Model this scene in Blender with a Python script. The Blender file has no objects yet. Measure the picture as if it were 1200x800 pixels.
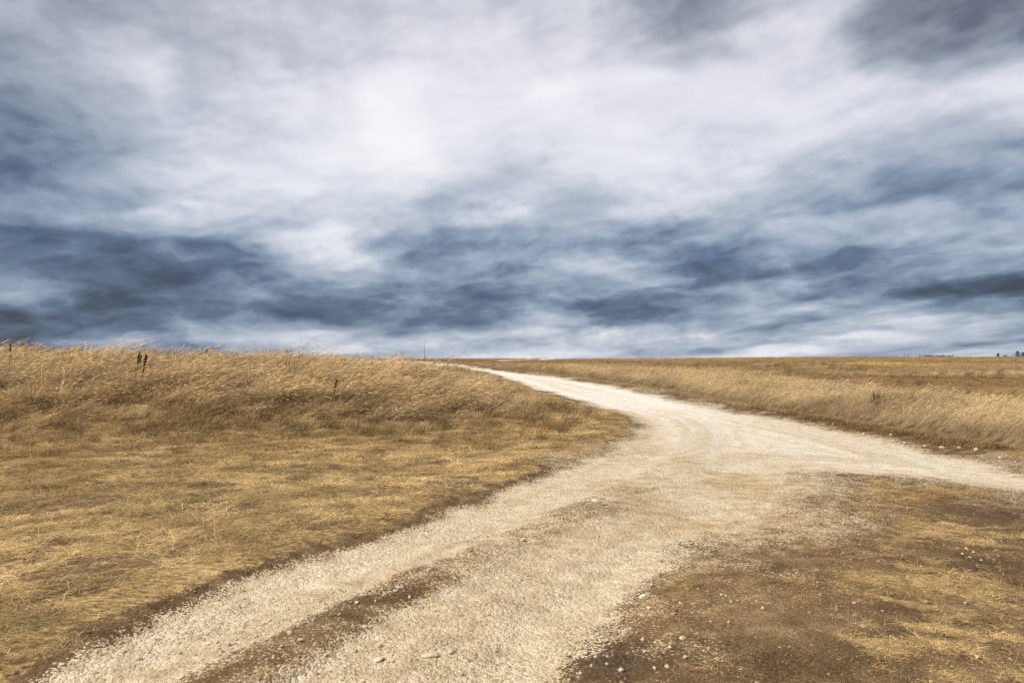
import bpy, math, random, time
import numpy as np
from mathutils import Vector, Matrix

T0 = time.time()
rng = np.random.default_rng(7)
random.seed(7)
R = math.radians
scene = bpy.context.scene
COL = scene.collection

# ------------------------------------------------------------------ camera
CAM_H = 1.65
F = 24.0 / 36.0 * 1200.0            # focal length in photo pixels (1200 wide)
PITCH = math.atan(20.0 / F)         # horizon a little below the middle
cam_d = bpy.data.cameras.new("camera")
cam_d.sensor_width = 36.0
cam_d.lens = 24.0
cam_d.clip_start = 0.05
cam_d.clip_end = 9000.0
cam = bpy.data.objects.new("camera", cam_d)
COL.objects.link(cam)
cam.location = (0, 0, CAM_H)
cam.rotation_euler = (R(90) + PITCH, 0, 0)
scene.camera = cam

# ------------------------------------------------------------------ colour management
scene.view_settings.view_transform = 'Standard'
scene.view_settings.look = 'None'
scene.view_settings.gamma = 1.0
scene.view_settings.use_curve_mapping = False
EXPOSURE = 1.6
scene.view_settings.exposure = EXPOSURE
scene.render.engine = 'CYCLES'
scene.cycles.use_denoising = False
scene.cycles.use_adaptive_sampling = True
scene.cycles.adaptive_threshold = 0.01
scene.cycles.max_bounces = 5
scene.cycles.diffuse_bounces = 3
scene.cycles.transmission_bounces = 3
scene.cycles.transparent_max_bounces = 4

# ------------------------------------------------------------------ sun (thin place in the overcast)
SUN_EL, SUN_AZ = 44.0, -112.0        # degrees; azimuth measured from the view direction, + = right
sun_d = bpy.data.lights.new("sun", 'SUN')
sun_d.energy = 1.5
sun_d.angle = R(10)
sun_d.color = (1.0, 0.925, 0.81)
sun = bpy.data.objects.new("sun", sun_d)
COL.objects.link(sun)
sdir = Vector((math.sin(R(SUN_AZ)) * math.cos(R(SUN_EL)), math.cos(R(SUN_AZ)) * math.cos(R(SUN_EL)), math.sin(R(SUN_EL))))
sun.rotation_euler = (-sdir).to_track_quat('-Z', 'Y').to_euler()
sun.location = sdir * 60


def s2l(c):
    c = np.asarray(c, float) / 255.0
    return np.where(c <= 0.04045, c / 12.92, ((c + 0.055) / 1.055) ** 2.4)


class NT:
    """small helper for node trees"""
    def __init__(self, tree):
        self.t = tree
        tree.nodes.clear()

    def n(self, typ, **kw):
        nd = self.t.nodes.new(typ)
        for k, v in kw.items():
            setattr(nd, k, v)
        return nd

    def put(self, sock, v):
        if v is None:
            return
        if isinstance(v, bpy.types.NodeSocket):
            self.t.links.new(v, sock)
        else:
            sock.default_value = v

    def math(self, op, a, b=None, c=None, clamp=False):
        nd = self.n('ShaderNodeMath', operation=op, use_clamp=clamp)
        for i, v in enumerate((a, b, c)):
            self.put(nd.inputs[i], v)
        return nd.outputs[0]

    def vmath(self, op, a, b=None, scale=None):
        nd = self.n('ShaderNodeVectorMath', operation=op)
        self.put(nd.inputs[0], a)
        self.put(nd.inputs[1], b)
        if scale is not None:
            self.put(nd.inputs['Scale'], scale)
        return nd.outputs['Value'] if op in ('LENGTH', 'DOT_PRODUCT', 'DISTANCE') else nd.outputs[0]

    def noise(self, vec, scale, detail=4, rough=0.55, lac=2.0, dist=0.0, out=0):
        nd = self.n('ShaderNodeTexNoise')
        self.put(nd.inputs['Vector'], vec)
        self.put(nd.inputs['Scale'], scale)
        self.put(nd.inputs['Detail'], detail)
        self.put(nd.inputs['Roughness'], rough)
        self.put(nd.inputs['Lacunarity'], lac)
        self.put(nd.inputs['Distortion'], dist)
        return nd.outputs[out]

    def mrange(self, v, a, b, c=0.0, d=1.0, smooth=True):
        nd = self.n('ShaderNodeMapRange', interpolation_type='SMOOTHSTEP' if smooth else 'LINEAR', clamp=True)
        for i, x in enumerate((v, a, b, c, d)):
            self.put(nd.inputs[i], x)
        return nd.outputs[0]

    def mix(self, f, a, b):
        nd = self.n('ShaderNodeMix', data_type='FLOAT')
        self.put(nd.inputs[0], f)
        self.put(nd.inputs[2], a)
        self.put(nd.inputs[3], b)
        return nd.outputs[0]

    def cmix(self, f, a, b, blend='MIX'):
        nd = self.n('ShaderNodeMix', data_type='RGBA', blend_type=blend)
        self.put(nd.inputs[0], f)
        for s, v in ((nd.inputs[6], a), (nd.inputs[7], b)):
            if isinstance(v, (tuple, list)) and len(v) == 3:
                v = (*v, 1.0)
            self.put(s, v)
        return nd.outputs[2]

    def ramp(self, fac, stops, interp='LINEAR'):
        nd = self.n('ShaderNodeValToRGB')
        cr = nd.color_ramp
        cr.interpolation = interp
        while len(cr.elements) < len(stops):
            cr.elements.new(0.5)
        for e, (p, c) in zip(cr.elements, stops):
            e.position = p
        for e, (p, c) in zip(cr.elements, stops):
            if isinstance(c, (int, float)):
                c = (c, c, c)
            e.color = (*[float(x) for x in c[:3]], 1.0)
        self.put(nd.inputs[0], fac)
        return nd.outputs[0]


# ------------------------------------------------------------------ world: Nishita sky under a deck of rain cloud
world = bpy.data.worlds.new("World")
scene.world = world
world.use_nodes = True


def build_sky():
    t = NT(world.node_tree)
    SKY_GAIN = 2.0 ** (-EXPOSURE)
    dirv = t.n('ShaderNodeTexCoord').outputs['Generated']
    dirv = t.vmath('NORMALIZE', dirv)
    sp = t.n('ShaderNodeSeparateXYZ')
    t.put(sp.inputs[0], dirv)
    x, y, z = sp.outputs
    az = t.math('ARCTAN2', x, y)                 # 0 = north (+Y), radians
    el = t.math('ARCSINE', z)
    # the cloud base as a plane overhead: features flatten towards the horizon
    zz = t.math('ADD', t.math('MAXIMUM', z, 0.0), 0.17)
    cp = t.n('ShaderNodeCombineXYZ')
    t.put(cp.inputs[0], t.math('DIVIDE', x, zz))
    t.put(cp.inputs[1], t.math('DIVIDE', y, zz))
    t.put(cp.inputs[2], 0.0)
    plane = cp.outputs[0]
    mp = t.n('ShaderNodeMapping', vector_type='TEXTURE')   # bands that run away to the north-west
    t.put(mp.inputs['Vector'], plane)
    mp.inputs['Rotation'].default_value = (0, 0, R(128))
    mp.inputs['Scale'].default_value = (2.6, 1.0, 1.0)
    band = mp.outputs[0]
    # swirl the deck
    w1 = t.noise(plane, 0.9, 4, 0.5, out=1)
    w1 = t.vmath('SUBTRACT', w1, (0.5, 0.5, 0.5))
    w2 = t.noise(plane, 3.1, 4, 0.5, out=1)
    w2 = t.vmath('SUBTRACT', w2, (0.5, 0.5, 0.5))
    wsum = t.vmath('ADD', t.vmath('SCALE', w1, scale=0.10), t.vmath('SCALE', w2, scale=0.085))
    ws = t.n('ShaderNodeSeparateXYZ')
    t.put(ws.inputs[0], wsum)
    hgt = t.mrange(el, 0.0, 0.42, 0.16, 0.75, smooth=False)
    azw = t.math('ADD', az, t.math('MULTIPLY', ws.outputs[0], 0.8))
    elw = t.math('ADD', el, t.math('MULTIPLY', ws.outputs[1], hgt))
    ae = t.n('ShaderNodeCombineXYZ')
    t.put(ae.inputs[0], az)
    t.put(ae.inputs[1], t.math('MULTIPLY', el, 2.1))
    t.put(ae.inputs[2], t.math('MULTIPLY', az, .35))
    w3 = t.n('ShaderNodeSeparateXYZ')
    t.put(w3.inputs[0], t.vmath('SUBTRACT', t.noise(ae.outputs[0], 7.0, 6, .58, out=1), (.5, .5, .5)))
    azw = t.math('ADD', azw, t.math('MULTIPLY', w3.outputs[0], 0.08))
    elw = t.math('ADD', elw, t.math('MULTIPLY', w3.outputs[1], t.mrange(el, 0.0, .35, .018, .045, smooth=False)))
    # broad thick and thin places of the deck, by compass bearing and height
    PX = np.arange(0, 1201, 75)
    ROWS = [
        (-15, [158, 160, 170, 174, 186, 206, 196, 184, 198, 195, 142, 138, 150, 205, 140, 98, 90]),
        (50, [162, 186, 204, 186, 182, 206, 190, 202, 215, 222, 180, 188, 226, 212, 160, 106, 150]),
        (100, [165, 200, 214, 176, 200, 220, 240, 215, 225, 238, 240, 234, 226, 222, 210, 206, 215]),
        (150, [122, 165, 186, 178, 205, 228, 245, 230, 222, 216, 214, 218, 212, 206, 203, 205, 195]),
        (200, [92, 145, 212, 224, 224, 230, 234, 226, 207, 215, 216, 205, 200, 175, 172, 145, 100]),
        (240, [130, 145, 182, 190, 200, 216, 216, 195, 204, 206, 200, 190, 158, 136, 110, 126, 165]),
        (285, [84, 92, 102, 112, 132, 208, 186, 120, 150, 168, 154, 106, 140, 148, 172, 166, 172]),
        (330, [84, 98, 94, 100, 124, 150, 142, 126, 114, 124, 142, 142, 148, 116, 128, 78, 62]),
        (365, [96, 110, 84, 98, 106, 94, 100, 112, 102, 108, 88, 94, 110, 132, 150, 144, 114]),
        (390, [92, 104, 124, 140, 154, 168, 172, 184, 192, 172, 162, 174, 186, 186, 180, 168, 150]),
        (412, [86, 104, 136, 154, 166, 178, 190, 202, 214, 212, 197, 192, 192, 192, 186, 182, 184]),
    ]
    LUM = [(246, 0.0), (222, .2), (190, .4), (150, .6), (107, .8), (70, 1.0)]
    lx = np.array([a for a, b in LUM[::-1]], float)
    ly = np.array([b for a, b in LUM[::-1]], float)
    py = np.array([r[0] for r in ROWS], float)
    tab = np.interp(np.array([r[1] for r in ROWS], float), lx, ly)
    azs = np.linspace(-R(37.2), R(37.2), 27)
    els = np.array([math.atan((420 - p) / F) for p in (-15, 30, 65, 100, 130, 165, 200, 225, 250, 275, 300, 325, 350, 375, 395, 412)])

    def thick(px_, py_):
        """thickness of the deck; in the east its bands climb to the right"""
        sl = .24 * min(max((px_ - 520) / 250.0, 0), 1) * min(max((420 - py_) / 120.0, 0), 1)
        k = min(max(int(px_ // 75), 0), 15)
        f = min(max(px_ / 75.0 - k, 0), 1)
        a = np.interp(py_ + sl * f * 75, py, tab[:, k])
        b = np.interp(py_ - sl * (1 - f) * 75, py, tab[:, k + 1])
        f = f * f * (3 - 2 * f)
        return float(a * (1 - f) + b * f)
    A_LO, A_HI = -R(75), R(75)
    val = None
    for i, e in enumerate(els):
        row = []
        for a in azs:
            px_ = 600 + F * math.tan(a)
            py_ = 420 - F * math.tan(e) / math.cos(a)
            row.append(thick(px_, py_))
        mean = 0.35 * float(np.mean(row)) + 0.65 * 0.45
        stops = [(0.0, mean), (0.13, mean)]
        stops += [((a - A_LO) / (A_HI - A_LO), v) for a, v in zip(azs, row)]
        stops += [(0.87, mean), (1.0, mean)]
        fac = t.mrange(azw, A_LO, A_HI, smooth=False)
        r_ = t.ramp(fac, stops, 'B_SPLINE' if False else 'EASE')
        if val is None:
            above = 0.40
            val = t.mix(t.mrange(elw, R(36), float(e)), above, r_)
        else:
            val = t.mix(t.mrange(elw, float(els[i - 1]), float(e)), val, r_)
    # billows and wisps, with pale tops and dark undersides
    tilt = t.n('ShaderNodeCombineXYZ')                    # layers that climb to the east
    t.put(tilt.inputs[0], az)
    lift = t.math('ADD', el, 0.125)
    t.put(tilt.inputs[1], t.math('MULTIPLY', t.math('LOGARITHM', t.math('MAXIMUM', t.math('SUBTRACT', lift, t.math('MULTIPLY', az, .085)), .02), 2.718), .74))
    t.put(tilt.inputs[2], 0.0)
    tv = t.vmath('MULTIPLY', tilt.outputs[0], (1.0, 1.0, 1.0))
    tv = t.vmath('ADD', tv, t.vmath('SCALE', wsum, scale=.35))
    tv = t.vmath('ADD', tv, t.vmath('SCALE', t.vmath('SUBTRACT', t.noise(tv, 9.0, 4, .55, out=1), (.5, .5, .5)), scale=.10))

    def billow(v, scale, detail, rough, off):
        a = t.noise(v, scale, detail, rough)
        b = t.noise(t.vmath('ADD', v, (off * .3, off, 0)), scale, detail, rough)
        return a, t.math('SUBTRACT', a, b)
    pf = t.n('ShaderNodeCombineXYZ')                      # puffs: rounder than the layers they sit on
    t.put(pf.inputs[0], az)
    t.put(pf.inputs[1], t.math('SUBTRACT', t.math('MULTIPLY', el, 2.0), t.math('MULTIPLY', az, .15)))
    t.put(pf.inputs[2], 3.7)
    pv = t.vmath('ADD', pf.outputs[0], t.vmath('SCALE', wsum, scale=.5))
    b1, e1 = billow(tv, 4.6, 3, .45, .05)
    b2, e2 = billow(pv, 11.0, 8, .57, .02)
    n1 = t.noise(band, 1.6, 3, 0.45, dist=0.35)
    low = t.mrange(el, 0.06, 0.36, 1.05, 0.55)
    amp = t.math('MULTIPLY', low, t.mrange(val, 0.0, 0.55, 0.45, 1.0))
    body = t.math('SUBTRACT', t.mrange(b1, .36, .64, smooth=True), .5)
    d = t.math('ADD', val, t.math('MULTIPLY', body, t.math('MULTIPLY', amp, 0.26)))
    d = t.math('ADD', d, t.math('MULTIPLY', t.math('SUBTRACT', n1, 0.5), t.math('MULTIPLY', amp, 0.20)))
    d = t.math('ADD', d, t.math('MULTIPLY', t.math('SUBTRACT', b2, 0.5), t.math('MULTIPLY', amp, 0.32)))
    d = t.math('ADD', d, t.math('MULTIPLY', e1, t.math('MULTIPLY', amp, 0.60)))
    d = t.math('ADD', d, t.mrange(el, R(3), R(12), .035, .0))
    d = t.math('ADD', d, t.math('MULTIPLY', e2, t.math('MULTIPLY', amp, 0.55)))
    d = t.math('SUBTRACT', d, t.mrange(val, .55, 1.0, .025, .10))       # the thickest cloud still lets some light down
    d = t.math('MULTIPLY', d, .87)
    K = .87                                     # headroom for the darkest cores
    blue = [(0.0, (247, 248, 250)), (0.2, (223, 226, 234)), (0.4, (182, 191, 206)),
            (0.6, (141, 157, 178)), (0.8, (95, 112, 139)), (1.0, (67, 79, 101)), (1.14, (50, 58, 76))]
    grey = [(0.0, (248, 247, 250)), (0.2, (225, 225, 234)), (0.4, (188, 192, 202)),
            (0.6, (148, 154, 167)), (0.8, (106, 110, 126)), (1.0, (72, 74, 90)), (1.14, (54, 56, 70))]
    c = t.ramp(d, [(p * K, s2l(k)) for p, k in blue], 'LINEAR')
    grey = t.ramp(d, [(p * K, s2l(k)) for p, k in grey], 'LINEAR')
    c = t.cmix(t.mrange(el, R(9), R(26)), c, grey)
    sky = t.n('ShaderNodeTexSky', sky_type='NISHITA')
    sky.sun_disc = False
    sky.sun_elevation = R(SUN_EL)
    sky.sun_rotation = R(SUN_AZ)
    bg1 = t.n('ShaderNodeBackground')
    t.put(bg1.inputs[0], sky.outputs[0])
    bg1.inputs[1].default_value = 0.06
    bg2 = t.n('ShaderNodeBackground')
    t.put(bg2.inputs[0], c)
    bg2.inputs[1].default_value = SKY_GAIN
    ms = t.n('ShaderNodeMixShader')
    ms.inputs[0].default_value = 0.96            # cloud cover
    t.t.links.new(bg1.outputs[0], ms.inputs[1])
    t.t.links.new(bg2.outputs[0], ms.inputs[2])
    out = t.n('ShaderNodeOutputWorld')
    t.t.links.new(ms.outputs[0], out.inputs[0])


build_sky()
world.cycles.sampling_method = 'MANUAL'
world.cycles.sample_map_resolution = 256


# ------------------------------------------------------------------ numeric helpers
_PERM = np.random.default_rng(3).random((512, 512)).astype(np.float64)


def vnoise(x, y, seed=0):
    x = np.asarray(x, float) + seed * 37.17
    y = np.asarray(y, float) + seed * 91.73
    xi = np.floor(x).astype(int)
    yi = np.floor(y).astype(int)
    fx = x - xi
    fy = y - yi
    fx = fx * fx * fx * (fx * (fx * 6 - 15) + 10)
    fy = fy * fy * fy * (fy * (fy * 6 - 15) + 10)
    a = _PERM[xi % 512, yi % 512]
    b = _PERM[(xi + 1) % 512, yi % 512]
    c = _PERM[xi % 512, (yi + 1) % 512]
    d = _PERM[(xi + 1) % 512, (yi + 1) % 512]
    return (a + (b - a) * fx) * (1 - fy) + (c + (d - c) * fx) * fy


def fbm(x, y, scale, octv=4, seed=0, rough=0.5):
    s, a, tot = 0.0, 1.0, 0.0
    for o in range(octv):
        s = s + a * vnoise(np.asarray(x) * scale * 2 ** o, np.asarray(y) * scale * 2 ** o, seed + o * 5)
        tot += a
        a *= rough
    return s / tot


def sst(a, b, v):
    t = np.clip((np.asarray(v, float) - a) / (b - a), 0, 1)
    return t * t * (3 - 2 * t)


def hermite_table(xs, ys):
    xs = np.array(xs, float)
    ys = np.array(ys, float)
    m = np.gradient(ys, xs)

    def f(x):
        x = np.clip(np.asarray(x, float), xs[0], xs[-1])
        i = np.clip(np.searchsorted(xs, x) - 1, 0, len(xs) - 2)
        h = xs[i + 1] - xs[i]
        t = (x - xs[i]) / h
        return ((2 * t**3 - 3 * t**2 + 1) * ys[i] + (t**3 - 2 * t**2 + t) * h * m[i]
                + (-2 * t**3 + 3 * t**2) * ys[i + 1] + (t**3 - t**2) * h * m[i + 1])
    return f


# ------------------------------------------------------------------ the lie of the land
LONG = hermite_table([-4000, -300, 0, 9, 14, 18, 25, 40, 60, 80, 100, 120, 150, 250, 500, 4000],
                     [-6, -1.0, 0, 0.0, .02, .07, .19, .47, .82, 1.13, 1.45, 1.58, 1.35, -1.0, -5, -9])
BANKX = hermite_table([-400, -60, -21, -15, -10.5, -7.5, -5.25, -2.8, -1, .5, 2.5, 5],
                      [1.15, 1.10, 1.06, .99, .90, .80, .58, .24, .12, .05, 0, 0])


def base_h(x, y):
    z = LONG(y)
    z = z + 0.30 * sst(12, 60, x) * sst(35, 110, y) * (1 - sst(130, 260, y))
    z = z + BANKX(x) * sst(12.0, 27, y) * (1 - sst(30, 47, y))
    return z


_cp, _sp = math.cos(PITCH), math.sin(PITCH)


_UC = {}


def unproj(px, py):
    if (px, py) not in _UC:
        _UC[(px, py)] = _unproj(px, py)
    return _UC[(px, py)]


def _unproj(px, py):
    """the point of the land seen at a place of the photograph"""
    u, v = (px - 600) / F, (400 - py) / F
    d = np.array([u, _cp - v * _sp, _sp + v * _cp])
    s = np.geomspace(1.2, 260, 6000)
    P = d[None, :] * s[:, None]
    g = base_h(P[:, 0], P[:, 1])
    below = (P[:, 2] + CAM_H) < g
    if not below.any():
        return P[-1, 0], P[-1, 1]
    k = int(np.argmax(below))
    return P[k, 0], P[k, 1]


def poly(pts):
    return np.array([unproj(*p) for p in pts])


def seg_dist(P, A, B):
    """distance from many points to an open polyline given as A[i] -> B[i]; also index and parameter"""
    best = np.full(len(P), 1e9)
    bi = np.zeros(len(P), int)
    bt = np.zeros(len(P))
    for i, (a, b) in enumerate(zip(A, B)):
        ab = b - a
        t = np.clip(((P - a) @ ab) / max(ab @ ab, 1e-9), 0, 1)
        d = np.hypot(P[:, 0] - a[0] - t * ab[0], P[:, 1] - a[1] - t * ab[1])
        m = d < best
        best[m] = d[m]
        bi[m] = i
        bt[m] = t[m]
    return best, bi, bt


def inside(P, V):
    x, y = P[:, 0], P[:, 1]
    res = np.zeros(len(P), bool)
    j = len(V) - 1
    for i in range(len(V)):
        xi, yi = V[i]
        xj, yj = V[j]
        c = ((yi > y) != (yj > y)) & (x < (xj - xi) * (y - yi) / (yj - yi + 1e-12) + xi)
        res ^= c
        j = i
    return res


def sdist(P, V):
    d, _, _ = seg_dist(P, V, np.roll(V, -1, axis=0))
    return np.where(inside(P, V), -d, d)


L_EDGE = poly([(488, 427.2), (520, 429), (545, 431), (575, 438), (605, 448), (640, 460), (680, 473), (715, 482), (742, 490), (748, 500),
               (738, 512), (700, 533), (650, 555), (600, 573), (520, 602), (430, 632), (330, 663), (230, 703), (130, 747), (25, 795),
               (-120, 870), (-300, 960)])
R_EDGE = poly([(546, 427.2), (565, 431), (600, 435.5), (650, 441), (700, 448), (760, 459), (830, 474), (900, 488), (970, 501),
               (1040, 514), (1120, 531), (1200, 551), (1300, 582), (1420, 620)])
N_EDGE = poly([(1420, 655), (1300, 608), (1200, 577), (1100, 562), (1020, 554), (960, 550), (925, 553), (915, 570), (905, 590),
               (880, 610), (840, 635), (790, 665), (740, 705), (700, 750), (660, 805), (600, 900)])
far_l = np.array([[-24, 92.0], [-15, 84.0]])
far_r = np.array([[-13, 92.0]])
ROAD = np.vstack([far_l, L_EDGE, np.array([[-3.2, 0.5], [-3.0, -6.0], [1.0, -6.0]]), N_EDGE[::-1], R_EDGE[::-1], far_r])
RIGHT_BASE = poly([(548, 426.5), (575, 430.5), (620, 435.5), (700, 447), (770, 457.5), (830, 469.5), (900, 482), (970, 493.5), (1040, 505), (1100, 515),
                   (1200, 531), (1330, 556), (1500, 592)])
LEFT_BASE = poly([(-160, 540), (0, 526), (60, 530), (130, 522), (250, 514), (350, 512), (480, 514), (560, 507), (640, 498), (700, 487)])
TALL_L = np.vstack([LEFT_BASE, L_EDGE[6::-1], np.array([[-24, 95.0], [-120, 95.0], [-120, 10]])])
TALL_R = np.vstack([RIGHT_BASE, np.array([[120, 10], [200, 140], [-30, 140], [-14, 95]])])
CENTRE = poly([(215, 830), (300, 780), (370, 745), (430, 712), (480, 690), (530, 668), (590, 640), (650, 612), (695, 598), (740, 575), (790, 545)])
TRAIL = poly([(592, 422.6), (625, 421.4), (655, 420.5), (695, 419.7)])
GULLY = np.array([[26, 80.0], [22.5, 60], [19, 45], [24, 40.5], [36, 38.5], [60, 39]])
CENTRE_W = np.array([1.0, 1.0, 1.0, 1.0, .95, .7, .42, .55, .75, .5, .3])


def spots(P, lst):
    """soft patches lst = (px, py, radius_px_x, radius_px_y, weight) laid on the land"""
    s = np.zeros(len(P))
    for px, py, rx, ry, w in lst:
        c = np.array(unproj(px, py))
        dist = math.hypot(c[0], c[1])
        sx = rx / F * dist
        sy = abs(unproj(px, py + ry)[1] - unproj(px, py - ry)[1]) / 2
        q = ((P[:, 0] - c[0]) / sx) ** 2 + ((P[:, 1] - c[1]) / sy) ** 2
        s = s + w * np.exp(-q)
    return s


DARK_SPOTS = [(712, 775, 55, 45, 1.0), (455, 697, 45, 12, .8), (395, 722, 45, 16, .5), (1165, 610, 55, 22, .8), (1150, 668, 70, 22, .8),
              (1090, 728, 45, 18, .7), (870, 790, 90, 30, .45), (960, 790, 90, 25, .5), (800, 640, 40, 14, .6), (870, 600, 45, 12, .35),
              (30, 745, 45, 18, .5), (1030, 560, 80, 8, .5), (1150, 575, 60, 8, .4), (60, 640, 60, 25, .3), (960, 690, 50, 16, .4)]
GOLD_SPOTS = [(1040, 600, 80, 22, .8), (950, 590, 60, 14, .35), (1000, 650, 110, 18, .7), (1050, 700, 110, 20, .6), (1100, 760, 110, 35, .85),
              (1000, 735, 80, 20, .5), (880, 690, 50, 12, .3), (1180, 700, 50, 30, .6), (980, 620, 60, 10, .4), (1160, 640, 40, 8, .4), (1010, 770, 60, 20, .4)]
BARE_SPOTS = [(860, 740, 110, 60, .7), (860, 660, 60, 20, .4), (1150, 660, 60, 22, .7), (1165, 610, 55, 18, .7), (900, 790, 120, 30, .6),
              (1090, 728, 45, 16, .6)]
GREEN_SPOTS = [(180, 592, 60, 12, 1.0), (25, 745, 40, 16, 1.0), (90, 715, 40, 14, .6), (520, 586, 40, 6, .8), (70, 578, 60, 14, .6), (300, 565, 80, 10, .6),
               (940, 650, 30, 10, .5), (970, 742, 30, 8, .6), (1010, 735, 40, 8, .6), (1080, 522, 70, 4, .9), (1150, 530, 60, 5, .7),
               (200, 690, 60, 12, .4), (660, 520, 40, 4, .4), (400, 560, 80, 8, .4)]


def LEFT_SIDE(P):
    dl, _, _ = seg_dist(P, L_EDGE[:-1], L_EDGE[1:])
    dn, _, _ = seg_dist(P, N_EDGE[:-1], N_EDGE[1:])
    return (dl < dn) & (dl < R_SIDE(P))


TAN_SPOTS = [(660, 620, 60, 22, .8), (735, 575, 45, 22, .8), (785, 535, 30, 22, .7), (600, 655, 60, 18, .6), (860, 560, 50, 22, .8), (800, 610, 70, 25, .6), (880, 530, 40, 14, .5),
             (540, 745, 60, 25, .4), (640, 720, 60, 25, .4), (700, 480, 50, 6, .5), (350, 740, 60, 14, .4), (230, 770, 60, 18, .35), (720, 530, 30, 10, .4)]


def R_SIDE(P):
    d, _, _ = seg_dist(P, R_EDGE[:-1], R_EDGE[1:])
    return d


def masks(P):
    """gravel, thatch, dark soil and chalk at points of the land; also signed distance to the road"""
    x, y = P[:, 0], P[:, 1]
    r = np.hypot(x, y)
    sd = sdist(P, ROAD)
    wob = (fbm(x, y, 0.9, 4, 11) - .5)
    soft = sst(.8, 3.0, x) * sst(3.5, 7.0, y) * (1 - sst(11, 17, y)) * sst(.5, 2.0, R_SIDE(P))
    edge = np.clip(0.10 + 0.02 * r, 0.12, 0.55) * np.where((x < 1.5) & LEFT_SIDE(P), .55, 1.0)
    sdw = sd + wob * (np.clip(0.25 + .035 * r, 0.3, 1.6) + .5 * soft)
    g = 1 - sst(-edge * 1.6 - .5 * soft, edge + 1.9 * soft, sdw)
    # the strip between the wheels, and the muddy hollows
    dc, bi, bt = seg_dist(P, CENTRE[:-1], CENTRE[1:])
    wc = CENTRE_W[bi] * (1 - bt) + CENTRE_W[bi + 1] * bt
    width = 0.27 + 0.022 * r + wob * 0.3
    strip = wc * (1 - sst(width * .35, width, dc)) * np.clip(.62 + .7 * sst(.36, .6, fbm(x, y, 1.9, 4, 57)) + .3 * (1 - sst(4, 6, r)), 0, 1)
    g = g * (1 - 0.72 * strip)
    dark = np.clip(spots(P, DARK_SPOTS), 0, 1)
    g = g * (1 - 0.45 * dark * (y < 12))
    # loose gravel spilling over the right-hand corner and the verge of the far road
    spill = (1 - sst(0.1, 1.9, sd)) * (x > 0.2) * sst(.42, .62, fbm(x, y, .8, 4, 21)) * (sd > -.2)
    g = np.maximum(g, 0.40 * spill)
    dt, _, _ = seg_dist(P, TRAIL[:-1], TRAIL[1:])
    trail = 1 - sst(1.2, 2.4, dt)
    g = np.maximum(g, .95 * trail)
    # grassy thatch
    left = (sd > 0) & LEFT_SIDE(P)
    th_left = sst(0.0, 0.34, sd + wob * .6) * (.30 + .9 * sst(.36, .58, fbm(x * .8, y * 1.2, 2.2, 4, 31)))
    ca, cb = x * .91 - y * .41, x * .41 + y * .91              # wisps combed from the far left to the near right
    streak = .36 * fbm(ca * .8, cb * 1.5, 1.2, 3, 41) + .64 * fbm(ca * .75, cb * 1.8, 4.2, 4, 42, .6)
    th_right = sst(0.4, 2.2, sd + wob) * np.clip(sst(.475, .60, streak + .18 * (np.clip(spots(P, GOLD_SPOTS), 0, 1) - .40)
                                                - .18 * np.clip(spots(P, BARE_SPOTS), 0, 1)), 0, 1)
    th = np.where(left, th_left, th_right)
    th = np.where(inside(P, TALL_L), .62, np.where(inside(P, TALL_R), 0.45, th))
    th = np.clip(th, 0, 1) * (1 - sst(.2, .7, g))
    tan = np.clip(spots(P, TAN_SPOTS), 0, 1) * sst(.30, .62, fbm(x * .7, y, 1.6, 4, 55))
    tan = np.maximum(tan, np.clip(strip * 1.1 * (1 - .9 * dark), 0, 1))
    east = (sd > 0) & ~left & (y < 12)
    tan = np.maximum(tan, east * (1 - .85 * dark) * (.48 + .45 * sst(.38, .6, fbm(x, y, .9, 3, 56))) * (1 - .5 * sst(2.0, 5.0, x)))
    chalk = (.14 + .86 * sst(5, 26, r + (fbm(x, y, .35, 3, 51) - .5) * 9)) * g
    lines = vnoise(sd * 2.6 + 40, r * .06, 52) * .6 + vnoise(sd * 6.5, r * .12, 53) * .4     # wheel lines along the road
    tan = np.maximum(tan, g * .40 * sst(.54, .75, lines) * (1 - sst(14, 26, r)))
    masks.lines = lines
    chalk = np.where(trail > .3, .9, chalk)
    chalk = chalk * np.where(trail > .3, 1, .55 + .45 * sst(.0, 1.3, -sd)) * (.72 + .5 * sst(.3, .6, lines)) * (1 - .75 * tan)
    masks.tan = tan
    return g, th, dark, chalk, sd, strip


def micro(P, g, sd, strip):
    x, y = P[:, 0], P[:, 1]
    r = np.hypot(x, y)
    z = (fbm(x, y, 1.1, 3, 61) - .5) * 0.06 * (1 - .5 * g) * sst(0, 4, r)
    z += (fbm(x, y, 5.0, 3, 62) - .5) * 0.022
    z += -0.035 * g * (1 - strip) + 0.02 * strip
    z += (masks.lines - .5) * .05 * g * sst(.1, .5, -sd)
    z += 0.05 * sst(-.1, .5, sd) * (1 - sst(.8, 3, sd))
    z += (fbm(x, y, .45, 3, 63) - .5) * 0.25 * sst(0.5, 4, sd) * sst(14, 24, r)
    return z


def height(P):
    g, th, dk, ch, sd, st = masks(P)
    return base_h(P[:, 0], P[:, 1]) + micro(P, g, sd, st)


# ------------------------------------------------------------------ object helpers
def new_mesh(name, V, Fc, mat=None, smooth=False):
    me = bpy.data.meshes.new(name)
    me.from_pydata([tuple(v) for v in V], [], [tuple(f) for f in Fc])
    me.update()
    if mat:
        me.materials.append(mat)
    if smooth:
        me.polygons.foreach_set('use_smooth', np.ones(len(me.polygons), bool))
    return me


def tag(o, label=None, cat=None, group=None, kind=None):
    if label:
        o['label'] = label
    if cat:
        o['category'] = cat
    if group:
        o['group'] = group
    if kind:
        o['kind'] = kind
    return o


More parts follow.
